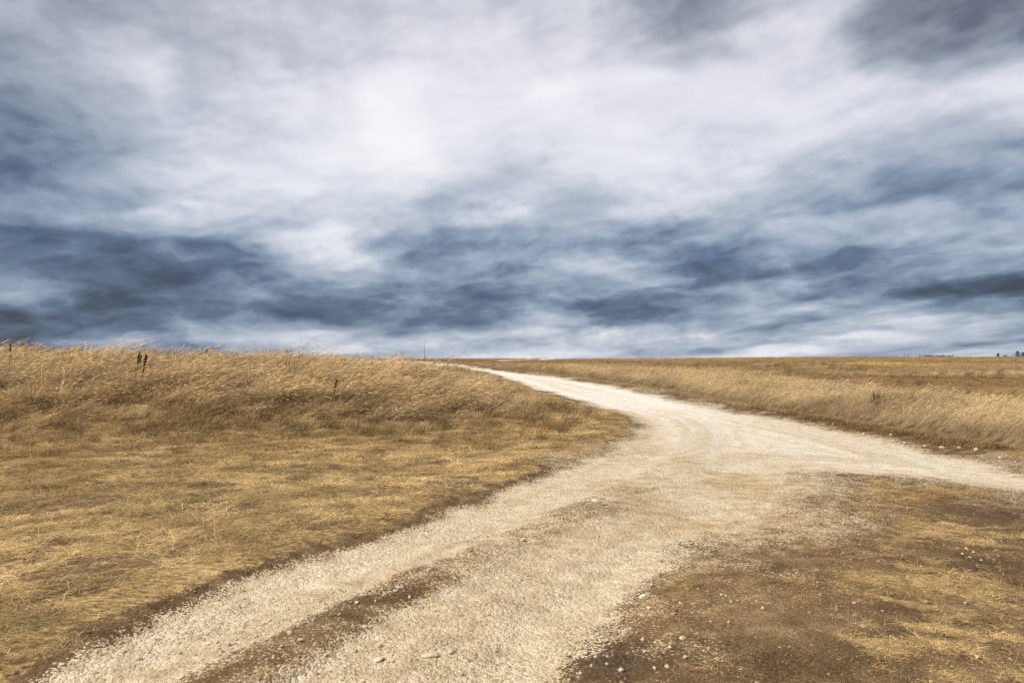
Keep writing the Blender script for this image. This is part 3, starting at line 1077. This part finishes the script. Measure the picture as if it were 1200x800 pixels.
def do_low():
    # trampled verge on the left, from the track to the foot of the bank
    P = sample_view(95000, 2.2, 24, 47, .5)
    g, th, dk, ch, sd, st = masks(P)
    x, y = P[:, 0], P[:, 1]
    left = (sd > .05) & LEFT_SIDE(P)
    sdl = -sdist(P, TALL_L)
    keep = left & (sdl < 3.0) & (rng.random(len(P)) < np.clip(th * 1.0, 0, 1) * (.08 + .85 * sst(.41, .56, .5 * fbm(x, y, 1.7, 3, 96) + .5 * fbm(x, y, 4.5, 2, 97)))) & (g < .4)
    P, th, sd, dk = P[keep], th[keep], sd[keep], dk[keep]
    x, y = P[:, 0], P[:, 1]
    n = len(P)
    r = np.hypot(x, y)
    patch = fbm(x * .8, y * 1.2, .55, 4, 91)
    fine = fbm(x, y, 2.6, 3, 92)
    grn = np.clip(spots(P, GREEN_SPOTS), 0, 1) * sst(.4, .6, fine)
    far = sst(9, 15, y) * sst(.35, .6, patch)
    dkk = sst(.45, .57, .5 * patch + .5 * fine)
    wst = sst(-2.0, -7.5, x) * sst(6, 10, y) + .5 * (1 - sst(2.8, 4.2, y))
    w = np.stack([1.0 + 0 * x, .8 * (1 - .6 * far) * (1 - .6 * wst), .12 + 1.15 * dkk + .35 * far + .7 * wst, .8 * dkk + .6 * dk + .25 * wst, .03 + 2.4 * grn, 0 * x], 1)
    tint = palette(w, [GOLD2, PALE2, BROWN, UMBER, OLIVE, YEL]) * rng.uniform(.6, 1.4, (n, 1))
    rot = np.column_stack([rng.normal(0, .08, n), rng.normal(0, .08, n), rng.normal(.15, .9, n)])
    s = rng.uniform(.55, 1.05, n) * np.clip(.8 + .03 * r, .85, 1.4) * (.55 + .45 * sst(.1, .9, sd))
    flat = rng.uniform(.4, 1.2, n) * (.6 + .5 * patch)
    scatter("trampled_grass", C_MAT, np.column_stack([P, height(P)]), rot, np.column_stack([s, s, s * flat]), rng.integers(0, 5, n), tint,
            "flattened dry grass verge left of the gravel track", "grass")
    # tufts standing up out of it, tinted darker as painted specks of shadow
    k = rng.random(n) < .03 + .12 * (far > .3) + .10 * dkk
    m = int(k.sum())
    s2 = rng.uniform(.35, 1.0, m) * (.6 + .4 * sst(7, 13, y[k])) * np.clip(.9 + .03 * r[k], 1, 1.6) * (.5 + .5 * sst(.2, 1.2, sd[k]))
    scatter("standing_tufts", C_SHORT, np.column_stack([P[k], height(P[k])]), np.column_stack([rng.normal(0, .1, m), rng.normal(0, .1, m), rng.uniform(-1.2, 1.6, m)]),
            np.column_stack([s2, s2, s2]), rng.integers(0, 4, m), tint[k] * rng.uniform(.35, 1.0, (m, 1)), "short dead grass tufts standing up in the left verge", "grass")
    # patches on the bare ground at the right
    P = sample_view(130000, 2.2, 22, 47, .45)
    g, th, dk, ch, sd, st = masks(P)
    x, y = P[:, 0], P[:, 1]
    right = (sd > .12) & ~LEFT_SIDE(P) & (y < 12)
    verge = (sd > .12) & (x > 3) & (y > 8) & ~inside(P, TALL_R)
    keep = (right & (rng.random(len(P)) < th * 1.2 + .05)) | (verge & (rng.random(len(P)) < .85 * sst(.1, .7, sd)))
    keep &= g < .35
    P, th, sd, dk, vg = P[keep], th[keep], sd[keep], dk[keep], verge[keep] & ~right[keep]
    x, y = P[:, 0], P[:, 1]
    n = len(P)
    fine = fbm(x, y, 2.0, 3, 95)
    grn = np.clip(spots(P, GREEN_SPOTS), 0, 1) * sst(.35, .55, fine)
    w = np.stack([1.0 + 0 * x, .7 * th, .45 + .8 * sst(.5, .7, fine) + 1.6 * vg, .3 * dk + 1.5 * vg, .03 + 1.4 * grn, 0 * x], 1)
    tint = palette(w, [GOLD2, PALE2, BROWN, UMBER, OLIVE, YEL]) * rng.uniform(.6, 1.4, (n, 1))
    s = rng.uniform(.28, .62, n) * np.clip(.85 + .03 * np.hypot(x, y), .9, 1.5)
    rot = np.column_stack([rng.normal(0, .06, n), rng.normal(0, .06, n), rng.normal(-.35, .7, n)])
    scatter("trampled_grass", C_MAT, np.column_stack([P, height(P) - .004]), rot, np.column_stack([s, s, s * rng.uniform(.3, .7, n)]), rng.integers(0, 5, n), tint,
            "worn patches of flattened yellow grass on the bare soil at the right", "grass")
    k = vg | (rng.random(n) < .05)
    m = int(k.sum())
    s2 = rng.uniform(.4, 1.1, m) * np.where(vg[k], 1.25, .55)
    scatter("standing_tufts", C_SHORT, np.column_stack([P[k], height(P[k])]), np.column_stack([rng.normal(0, .1, m), rng.normal(0, .1, m), rng.uniform(-1.2, 1.6, m)]),
            np.column_stack([s2, s2, s2 * .8]), rng.integers(0, 4, m), tint[k] * rng.uniform(.4, 1.0, (m, 1)), "low dark tufts on the far verge and bare ground right of the track", "grass")


BRUSH_SPOTS = [(108, 514, 30, 9, .9), (245, 488, 26, 8, .8), (432, 492, 34, 8, .8), (220, 512, 30, 4, .6), (270, 456, 50, 10, .7), (345, 458, 50, 8, .5),
               (650, 503, 26, 4, .9), (548, 465, 46, 12, .8), (318, 488, 26, 6, .7), (30, 470, 40, 12, .5), (60, 450, 30, 8, .5), (440, 478, 40, 8, .6),
               (590, 480, 30, 8, .6), (700, 497, 26, 4, .6), (130, 480, 30, 8, .6), (1025, 488, 20, 6, .7), (1062, 488, 16, 6, .6), (1180, 505, 30, 8, .6)]


def do_brush():
    # dark tangles of dead weed at the foot of the bank and in the field
    P = sample_view(11000, 7, 75, 46, .4)
    inL, inR = inside(P, TALL_L), inside(P, TALL_R)
    x, y = P[:, 0], P[:, 1]
    a = fbm(x, y, .33, 3, 101)
    low = 1 - sst(16, 23, y)
    keep = (inL & (rng.random(len(P)) < .9 * sst(.50, .62, a) * (.15 + .85 * low))) | \
           (inR & (rng.random(len(P)) < .35 * sst(.52, .66, a)))
    keep |= rng.random(len(P)) < spots(P, BRUSH_SPOTS)
    keep |= LEFT_SIDE(P) & ~inR & (sdist(P, ROAD) > 1.2) & (rng.random(len(P)) < .10)
    keep &= sdist(P, ROAD) > .8
    P = P[keep]
    x, y = P[:, 0], P[:, 1]
    n = len(P)
    tint = palette(np.stack([.25 + 0 * x, 0 * x, .9 * rng.random(n), .9 * rng.random(n), .25 * rng.random(n), 0 * x], 1), [GOLD, PALE, BROWN, UMBER, OLIVE, YEL])
    s = rng.uniform(.35, .95, n) * (.35 + .65 * sst(11, 16, y)) * np.clip(.7 + .015 * np.hypot(x, y), .8, 1.5)
    scatter("dead_weeds", C_BRUSH, np.column_stack([P, height(P)]), np.column_stack([rng.normal(0, .1, n), rng.normal(.15, .15, n), rng.uniform(-.8, .8, n)]),
            np.column_stack([s * 1.2, s * 1.2, s * .75]), rng.integers(0, 4, n), tint, "dark brown tangles of dead weeds in the dry grass", "weeds")


def do_clods():
    P = sample_view(150000, 2.1, 16, 46, .25)
    g, th, dk, ch, sd, st = masks(P)
    tan = masks.tan
    x, y = P[:, 0], P[:, 1]
    cl = fbm(x, y, 2.4, 4, 121)
    bare = np.clip(1 - g * 1.3, 0, 1) * np.clip(1 - th, 0, 1)
    keep = rng.random(len(P)) < bare * (.08 + .75 * sst(.42, .64, cl))
    P, dk, tan = P[keep], dk[keep], tan[keep]
    n = len(P)
    r = np.hypot(P[:, 0], P[:, 1])
    size = np.clip(np.exp(rng.normal(math.log(.008), .55, n)), .004, .035) * np.clip(.85 + .05 * r, 1, 1.6)
    t = rng.random((n, 1))
    c = np.array((.12, .070, .032)) * (1 - t) + np.array((.42, .28, .145)) * t
    c = c * (1 - .55 * dk[:, None]) * (1 + .35 * tan[:, None])
    z = height(P) + size * rng.uniform(-.1, .2, n)
    rot = np.column_stack([rng.normal(0, .4, n), rng.normal(0, .4, n), rng.uniform(0, 6.28, n)])
    scatter("soil_crumbs", C_CLOD, np.column_stack([P, z]), rot, np.column_stack([size, size, size * rng.uniform(.6, 1.0, n)]), rng.integers(0, 4, n), c,
            "loose brown crumbs of earth on the bare ground beside the track", "soil")


def do_gravel():
    P = sample_view(190000, 2.1, 34, 46, .28)
    g, th, dk, ch, sd, st = masks(P)
    x, y = P[:, 0], P[:, 1]
    r = np.hypot(x, y)
    cl = fbm(x, y, 1.7, 4, 111)
    tr = fbm(x * .8, y * .8, .9, 3, 112)
    pr = np.clip(g * 1.25 - .28, 0, 1) * (.05 + 1.1 * sst(.47, .68, .65 * cl + .35 * tr)) * (1 - .5 * masks.tan)
    stray = (sd > -.3) & (sd < 2.2) & (x > -1) & (y < 11)
    pr = np.maximum(pr, stray * .14 * sst(.38, .62, cl))
    pr = np.maximum(pr, ((sd > 0) & (x > .3) & (y < 11)) * .025)
    pr = np.maximum(pr, (np.abs(st - .45) < .33) * .22 * (sd < 0))
    keep = rng.random(len(P)) < pr
    P, g, dk, ch, r = P[keep], g[keep], dk[keep], ch[keep], r[keep]
    n = len(P)
    size = np.clip(np.exp(rng.normal(math.log(.0105), .6, n)), .005, .055) * np.clip(.85 + .045 * r, 1, 1.8)
    size = np.where(rng.random(n) < .985, np.minimum(size, .036), size)
    t = rng.random((n, 1))
    warm = np.array((.44, .335, .20)) * (1 - t) + np.array((.73, .63, .46)) * t
    pale = np.array((.56, .50, .40)) * (1 - t) + np.array((.76, .72, .64)) * t
    tint = warm * (1 - ch[:, None]) + pale * ch[:, None]
    tint = tint * np.where(sd[keep] > 0, .70, 1.0)[:, None]
    grey = rng.random(n) < .02
    tint[grey] = np.array((.22, .19, .155)) * rng.uniform(.7, 1.3, (int(grey.sum()), 1))
    z = height(P) + size * rng.uniform(-.12, .14, n)
    rot = np.column_stack([rng.normal(0, .35, n), rng.normal(0, .35, n), rng.uniform(0, 6.28, n)])
    scl = np.column_stack([size, size, size * rng.uniform(.7, 1.1, n)])
    scatter("gravel", C_STONE, np.column_stack([P, z]), rot, scl, rng.integers(0, 7, n), tint, "crushed pale limestone gravel spread over the track", "gravel")
    return n


print("left", do_left_tall(), "right", do_right_tall())
do_low()
do_brush()
do_clods()
print("gravel", do_gravel())
print("scatter", round(time.time() - T0, 1))


# ------------------------------------------------------------------ single things
def simple_material(name, cols, scale=8.0, rough=.85, transl=0.0):
    m, t = material(name)
    pos = t.n('ShaderNodeTexCoord').outputs['Object']
    c = t.ramp(t.noise(pos, scale, 5, .6), [(.3, cols[0]), (.7, cols[1])])
    b = t.n('ShaderNodeBsdfPrincipled')
    t.put(b.inputs['Base Color'], c)
    b.inputs['Roughness'].default_value = rough
    b.inputs['Specular IOR Level'].default_value = .2
    finish(t, b.outputs[0])
    return m


M_STALK = simple_material("dead_stalk", ((.10, .06, .03), (.20, .125, .06)))
M_SEED = simple_material("seed_head", ((.04, .024, .014), (.12, .072, .038)), 30)
M_LEAF = simple_material("dead_leaf", ((.08, .05, .026), (.20, .13, .065)), 20)
M_NEEDLE = simple_material("conifer_needles", ((.012, .022, .012), (.035, .05, .024)), 2)
M_BARK = simple_material("bark", ((.05, .035, .025), (.11, .08, .055)), 6)
M_POLE = simple_material("weathered_grey_wood", ((.30, .29, .28), (.42, .41, .40)), 4)
M_CAP = simple_material("galvanised_steel", ((.40, .41, .42), (.52, .53, .54)), 9, .45)


def h1(x, y):
    return float(height(np.array([[x, y]]))[0])


def at_depth(px, py, y):
    """point y metres ahead seen at a place of the photograph"""
    u, v = (px - 600) / F, (400 - py) / F
    d = np.array([u, _cp - v * _sp, _sp + v * _cp])
    return d / d[1] * y + np.array([0, 0, CAM_H])


def tube(pts, radii, sides=6):
    V, Fc = [], []
    pts = [np.array(p, float) for p in pts]
    for i, (p, r) in enumerate(zip(pts, radii)):
        d = pts[min(i + 1, len(pts) - 1)] - pts[max(i - 1, 0)]
        d = d / (np.linalg.norm(d) + 1e-9)
        a = np.cross(d, (0, 1, 0) if abs(d[1]) < .9 else (1, 0, 0))
        a = a / np.linalg.norm(a)
        b = np.cross(d, a)
        for k in range(sides):
            an = 2 * math.pi * k / sides
            V.append(p + (a * math.cos(an) + b * math.sin(an)) * r)
    for i in range(len(pts) - 1):
        for k in range(sides):
            k2 = (k + 1) % sides
            Fc.append((i * sides + k, i * sides + k2, (i + 1) * sides + k2, (i + 1) * sides + k))
    Fc.append(tuple(range(sides - 1, -1, -1)))
    Fc.append(tuple(range((len(pts) - 1) * sides, len(pts) * sides)))
    return V, Fc


def spike(p0, p1, width, n, r):
    """a dense seed head: many small husks around an axis from p0 to p1"""
    p0, p1 = np.array(p0, float), np.array(p1, float)
    ax = p1 - p0
    L = np.linalg.norm(ax)
    d = ax / L
    a = np.cross(d, (0, 1, 0))
    a /= np.linalg.norm(a)
    b = np.cross(d, a)
    V, Fc = [], []
    for i in range(n):
        t = r.random()
        w = width * .5 * math.sin(math.pi * min(1, .12 + .82 * t)) ** .7 * r.uniform(.5, 1.15)
        an = r.uniform(0, 6.28)
        o = a * math.cos(an) + b * math.sin(an)
        s = np.cross(o, d)
        c = p0 + ax * t
        tip = c + o * w + d * L * r.uniform(.03, .10)
        hw = width * .16
        k = len(V)
        V += [c + o * w * .15, c + o * w * .6 + s * hw, tip, c + o * w * .6 - s * hw]
        Fc.append((k, k + 1, k + 2, k + 3))
    return V, Fc


def part(name, VF, mat, parent, smooth=False):
    return link(name, new_mesh(name, VF[0], VF[1], mat, smooth), parent)


def bezier(p0, p1, bend, n=6):
    p0, p1, bend = np.array(p0, float), np.array(p1, float), np.array(bend, float)
    return [p0 + (p1 - p0) * t + bend * 4 * t * (1 - t) for t in np.linspace(0, 1, n)]


def dock(px, py, y, base_px, label, heads, group=None, thick=.012, seed=0, leaves=0, name="dead_weed"):
    """a dead flower stalk; heads = (fraction up the stalk, side offset m, length m, width m)"""
    r = random.Random(seed)
    top = at_depth(px, py, y)
    bx = (base_px - 600) / F * y
    z0 = h1(bx, y)
    root = link(name, None, loc=(bx, y, z0))
    tag(root, label, "weed", group)
    t = top - np.array([bx, y, z0])
    st = bezier((0, 0, -.05), t, (-.04 * abs(t[0]), 0, .02), 7)
    part("stalk", tube(st, np.linspace(thick, thick * .5, 7), 5), M_STALK, root, True)
    for fr, off, L, W in heads:
        k = fr * 6
        i = min(int(k), 5)
        q = st[i] + (st[i + 1] - st[i]) * (k - i)
        d = (st[i + 1] - st[i]) / np.linalg.norm(st[i + 1] - st[i])
        if abs(off) > 1e-4:
            p0 = q + np.array([off, r.uniform(-.03, .03), abs(off) * 1.1])
            part("side_stem", tube(bezier(q, p0, (off * .12, 0, 0), 4), [thick * .6] * 4, 5), M_STALK, root, True)
            part("seed_head", spike(p0, p0 + (d * .7 + np.array([off, 0, .8]) * .3) * L, W, int(40 + 320 * L), r), M_SEED, root)
        else:
            p0 = q - d * L
            part("seed_head", spike(p0, p0 + d * L, W, int(40 + 320 * L), r), M_SEED, root)
    for k in range(leaves):
        q = st[1 + k % 4]
        b = Blades()
        b.blade(q, r.uniform(.12, .25), .03, r.uniform(.4, 1.0), r.uniform(1.2, 2.2), r.uniform(0, 6.28), 1, 3)
        part("leaf", (b.V, b.F), M_LEAF, root)
    return root


dock(12.5, 403.5, 22, 10.5, "single dark dead seed stalk upright at the left end of the bank", [(1.0, 0, .22, .10), (.6, .03, .14, .06)], seed=1, thick=.010)
dock(164, 412.5, 20.5, 156.5, "dead weed with two thick black seed heads leaning right on the left bank",
     [(1.0, 0, .34, .10), (.62, .10, .26, .08)], seed=2, thick=.014)
dock(171.5, 415.5, 20.3, 164.5, "dark dead stalk with one fat brush-like seed head beside the twin-headed weed",
     [(1.0, 0, .33, .13), (.5, .02, .20, .06)], seed=3, thick=.014)
dock(243, 408.5, 23, 236, "slanting dead stalk with small dark tip breaking the bank's skyline", [(1.0, 0, .16, .075)], seed=4, thick=.009)
dock(336, 409.5, 21, 335, "tall thin branched dead weed with small seed knobs on the bank's skyline",
     [(1.0, 0, .10, .05), (.62, -.01, .12, .055), (.55, .10, .13, .05), (.35, .05, .06, .03), (.75, .14, .05, .03)], seed=5, thick=.007)
dock(395, 445, 18, 386, "short black bushy seed head leaning right halfway down the bank", [(1.0, 0, .22, .11), (.55, .03, .12, .06)], seed=6, thick=.012)
dock(438, 418, 22.5, 424, "long bent stalk with a dark drooping tip on the middle skyline", [(1.0, 0, .14, .05), (.7, .0, .22, .03)], seed=7, thick=.008)
dock(404, 421, 27, 398, "thin stalk with a faint dark tip right of the branched weed", [(1.0, 0, .09, .035)], seed=8, thick=.006)
for k, (px, py) in enumerate(sorted([(98, 405), (109, 405.5), (206, 409), (268, 410), (287, 411), (312, 410.5), (351, 412), (384, 416.5), (474, 419.5), (490, 420), (30, 406.5), (64, 407), (130, 407)])):
    dock(px, py, 27.5, px - 4, "%s small faint weed tip from the left above the bank's grass skyline" % "first second third fourth fifth sixth seventh eighth ninth tenth eleventh twelfth thirteenth".split()[k], [(1.0, 0, .08, .04)],
         "weed tips along the left skyline", .006, 20 + k)


def dead_bush(px, py_top, y, w_m, label, seed, nst=14):
    r = random.Random(seed)
    x = (px - 600) / F * y
    z0 = h1(x, y)
    Hh = at_depth(px, py_top, y)[2] - z0
    root = link("dead_bush", None, loc=(x, y, z0))
    tag(root, label, "bush")
    b = Blades()
    for i in range(nst):
        hx = r.uniform(-.5, .5) * w_m + .18 * w_m
        tip = np.array([hx, r.uniform(-.4, .4) * w_m, Hh * r.uniform(.6, 1.0)])
        pts = bezier((r.uniform(-.06, .06), r.uniform(-.06, .06), -.04), tip, (-hx * .15, 0, Hh * .06), 6)
        st = part("stem", tube(pts, np.linspace(.008, .004, 6), 4), M_STALK, root)
        for k in range(22):
            q = pts[1] + (pts[-1] - pts[1]) * r.random()
            b.blade(q + np.array([r.gauss(0, .03), r.gauss(0, .03), 0]), r.uniform(.03, .10), r.uniform(.008, .02), r.uniform(.2, 1.5), r.uniform(.8, 2.2), r.uniform(0, 6.28), 1, 2, r.uniform(-1, 1))
        part("seed_head", spike(pts[-1], pts[-1] + np.array([.03, 0, .08]), .025, 22, r), M_SEED, st)
    part("leaves", (b.V, b.F), M_LEAF, root)
    return root


dead_bush(1024, 455, 18.6, .42, "darkest dead bush standing in the straw belt right of the road", 1, 20)
dead_bush(1064, 458, 18.0, .34, "thin brown dead bush in the straw belt, just right of the darkest bush", 2, 11)
dead_bush(1045, 460, 19.5, .30, "sparse dead weed bush with seed tips between the two darker bushes", 3, 8)
dead_bush(1132, 452, 22.0, .40, "low grey-brown dead bush in the straw belt towards the right edge", 4, 12)

# ---- loose stones
STONE_MESHES = [stone_mesh("loose_stone", 200 + i, M_STONE, 26, .66) for i in range(8)]


ORD = ("first second third fourth fifth sixth seventh eighth ninth tenth eleventh twelfth thirteenth fourteenth fifteenth "
       "sixteenth seventeenth eighteenth nineteenth twentieth").split()


def stone_row(lst, pattern, group):
    """stones named by their order from left to right"""
    for k, (px, py, s) in enumerate(sorted(lst)):
        stone(px, py, s, pattern % ORD[k], group)


def stone(px, py, size_px, label, group=None, flat=1.0, rz=None, name="loose_stone", sink=.18):
    x, y = unproj(px, py)
    s = size_px / F * math.hypot(y, CAM_H)
    i = stone.k % 8
    stone.k += 1
    o = link(name, STONE_MESHES[i], loc=(x, y, h1(x, y) + s * .3 * flat * (1 - 2 * sink)))
    r = random.Random(stone.k)
    o.scale = (s, s * r.uniform(.8, 1.0), s * flat * r.uniform(.85, 1.1))
    o.rotation_euler = (r.uniform(-.25, .25), r.uniform(-.25, .25), r.uniform(0, 6.28) if rz is None else rz)
    tag(o, label, "stone", group)
    return o


stone.k = 0
stone_row([(681, 756, 7), (711, 784, 5), (701, 742, 6), (712, 774, 5), (667, 764, 5), (739, 739, 6), (722, 755, 4), (698, 771, 5), (688, 763, 5),
                  (747, 745, 4), (680, 790, 6), (693, 783, 5)], "%s small pale stone from the left on the dark soil patch at the track edge", "stones on the dark soil patch")
stone(728, 796, 10, "largest rounded pale stone on the dark soil at the bottom edge")
stone_row([(760, 715, 7), (797, 713, 5), (753, 754, 7), (756, 770, 6), (767, 796, 7), (782, 795, 7), (785, 766, 6), (768, 757, 5), (803, 783, 7),
                  (846, 704, 5), (864, 712, 5), (894, 722, 6), (1001, 715, 5), (854, 739, 4), (833, 739, 4), (818, 697, 4), (857, 713, 4), (925, 770, 4), (812, 726, 4)], "%s small pale stone from the left on the bare brown ground, lower right", "stones on the bare brown ground")
stone(1145, 777, 8, "whitish stone alone on yellow turf at the lower right corner")
stone_row([(1133, 649, 5), (1141, 652, 4.5), (1128, 654, 4), (1137, 658, 4), (1148, 655, 3.5), (1122, 648, 3.5), (1150, 661, 3)], "%s white stone from the left in the cluster on dark soil at right", "white stone cluster on the right")
stone_row([(1104, 526, 7), (1144, 531, 7), (1084, 523, 5), (1005, 501.5, 5), (920, 486.5, 4), (901, 483.5, 4), (976, 499, 4), (1018, 505, 4), (1044, 512, 5),
                  (1060, 519, 5), (1012, 508, 4), (950, 494, 4), (884, 482, 3), (1124, 528, 5), (1172, 539, 5), (1190, 543, 4), (860, 476, 3), (1070, 516, 4)], "%s white stone from the left along the verge beyond the road", "stones along the far verge")
stone_row([(352, 757, 9), (317, 751, 7), (297, 757, 7), (340, 748, 8), (382, 766, 6), (418, 711, 7), (480, 703, 7), (428, 736, 6), (367, 733, 6), (398, 727, 5),
                  (440, 707, 5), (300, 742, 6), (275, 768, 6), (330, 764, 6), (450, 700, 6), (502, 672, 7), (462, 683, 5)], "%s pale stone from the left beside the brown strip between wheel tracks", "stones along the brown centre strip")
stone(162, 765, 9, "grey-sided stone alone on the left wheel track near the bottom")
stone(115, 757, 8, "dark-edged stone at the left margin of the gravel near the bottom left", flat=.7)
stone(699, 590, 14, "flat pale rock breaking the surface in the middle of the track", flat=.45, rz=.1, name="embedded_rock")
stone(708, 593, 11, "smaller rock leaning against the flat rock in mid track", flat=.55, name="embedded_rock")
stone(613, 634, 11, "pale rock in the gravel halfway up the track", flat=.6)
stone(505, 765, 26, "broad half-buried limestone slab in the right wheel track near the bottom", flat=.30, rz=.15, name="embedded_rock", sink=.3)
stone(529, 760, 15, "curved pale rock at the right end of the half-buried slab", flat=.5, rz=1.2, name="embedded_rock", sink=.25)
stone(444, 770, 16, "pale lump of rock left of the half-buried slab", flat=.5, name="embedded_rock", sink=.25)
stone(755, 699, 14, "dark-shadowed rock at the right border of the gravel", flat=.6, name="embedded_rock")
stone(764, 685, 9, "knobby pale stone just above the dark-shadowed rock", flat=.9)
stone(800, 755, 9, "white-topped stone beside a dark hole on brown ground", flat=.8)
stone(332, 503, 7, "single white stone in the dry grass at the bank's foot", flat=.8, sink=0)

# ---- skyline
def conifer(px, py_top, y, wid, label, seed, name="conifer_tree", shape=1.0):
    r = random.Random(seed)
    x = (px - 600) / F * y
    z0 = h1(x, y)
    Hh = at_depth(px, py_top, y)[2] - z0
    root = link(name, None, loc=(x, y, z0))
    tag(root, label, "tree")
    part("trunk", tube([(0, 0, -.2), (.05, 0, Hh * .5), (0, 0, Hh * .97)], [Hh * .03, Hh * .018, .02], 7), M_BARK, root, True)
    b = Blades()
    for i in range(900):
        t = r.random() ** .8
        rad = wid * .5 * ((1 - t) ** shape * .95 + .06) * (.75 + .35 * math.sin(t * 40 + r.random()))
        a, q = r.uniform(0, 6.28), rad * math.sqrt(r.random())
        b.blade((q * math.cos(a), q * math.sin(a), Hh * (.10 + .88 * t)), Hh * r.uniform(.04, .09), Hh * .03, r.uniform(.6, 1.5), r.uniform(1.2, 2.2), a + r.uniform(-.5, .5), 1, 2, r.uniform(-1, 1))
    part("crown", (b.V, b.F), M_NEEDLE, root)
    return root


conifer(1192.5, 411.0, 300, 8.5, "dark conifer on the right skyline, taller and left of the pair", 1)
conifer(1199, 412.4, 300, 8.0, "dark conifer on the right skyline at the very edge of the view", 2)
conifer(1169.5, 413.4, 300, 3.2, "small lone thin tree on the right skyline, left of the conifers", 3, "young_tree", .7)
conifer(1178, 415.8, 300, 6.0, "low rounded dark shrub on the skyline between lone tree and conifers", 4, "skyline_shrub", .4)


def skyline_hedge():
    r = random.Random(5)
    y = 150.0
    a, c = at_depth(1078, 416.0, y), at_depth(1118, 416.6, y)
    root = link("scrub_hedge", None, loc=(a[0], y, h1(a[0], y)))
    tag(root, "low dark line of scrub along the right-hand skyline", "hedge")
    Lx = c[0] - a[0]
    b = Blades()
    V, Fc = [], []
    for i in range(60):
        x = r.uniform(0, Lx)
        top = a[2] + (c[2] - a[2]) * x / Lx - h1(a[0], y)
        v, f = tube([(x, 0, h1(a[0] + x, y) - h1(a[0], y) - .1), (x + .05, r.uniform(-.2, .2), top * .9)], [.03, .012], 4)
        Fc += [tuple(q + len(V) for q in ff) for ff in f]
        V += v
        for k in range(26):
            b.blade((x + r.gauss(0, .2), r.gauss(0, .25), top * r.uniform(.25, 1.0)), r.uniform(.1, .22), .08, r.uniform(0, 1.5), r.uniform(.5, 2), r.uniform(0, 6.28), 1, 2)
    part("stems", (V, Fc), M_STALK, root)
    part("foliage", (b.V, b.F), M_LEAF, root)


skyline_hedge()


def fence_post(px, py_top, y, label):
    x = (px - 600) / F * y
    z0 = h1(x, y)
    Hh = at_depth(px, py_top, y)[2] - z0
    root = link("fence_post", None, loc=(x, y, z0))
    tag(root, label, "post", "posts on the right skyline")
    part("shaft", tube([(0, 0, -.2), (.01, 0, Hh * .5), (.03, 0, Hh * .96)], [.06, .055, .05], 7), M_STALK, root, True)
    part("top", tube([(.03, 0, Hh * .955), (.03, 0, Hh)], [.065, .03], 7), M_BARK, root, True)


fence_post(1059.5, 414.6, 125, "leftmost of the tiny posts on the right skyline above the yellow patch")
fence_post(1064.5, 414.4, 125, "second tiny post on the right skyline above the yellow patch")
fence_post(1077.5, 414.2, 125, "tiny post at the left end of the skyline scrub")
fence_post(1116.5, 414.6, 140, "tiny post at the right end of the skyline scrub")


def pole():
    y = 140.0
    x = (497.5 - 600) / F * y
    z0 = h1(x, y)
    Hh = at_depth(497.5, 401.5, y)[2] - z0
    root = link("mast_pole", None, loc=(x, y, z0))
    tag(root, "thin pale grey pole on the skyline left of the vanishing road", "pole")
    part("shaft", tube([(0, 0, -.3), (0, 0, Hh * .5), (0, 0, Hh)], [.085, .07, .055], 10), M_POLE, root, True)
    part("cap", tube([(0, 0, Hh - .02), (0, 0, Hh + .08)], [.085, .03], 10), M_CAP, root, True)
    part("collar", tube([(0, 0, Hh * .55), (0, 0, Hh * .55 + .15)], [.09, .09], 10), M_CAP, root, True)


pole()
print("done", round(time.time() - T0, 1))
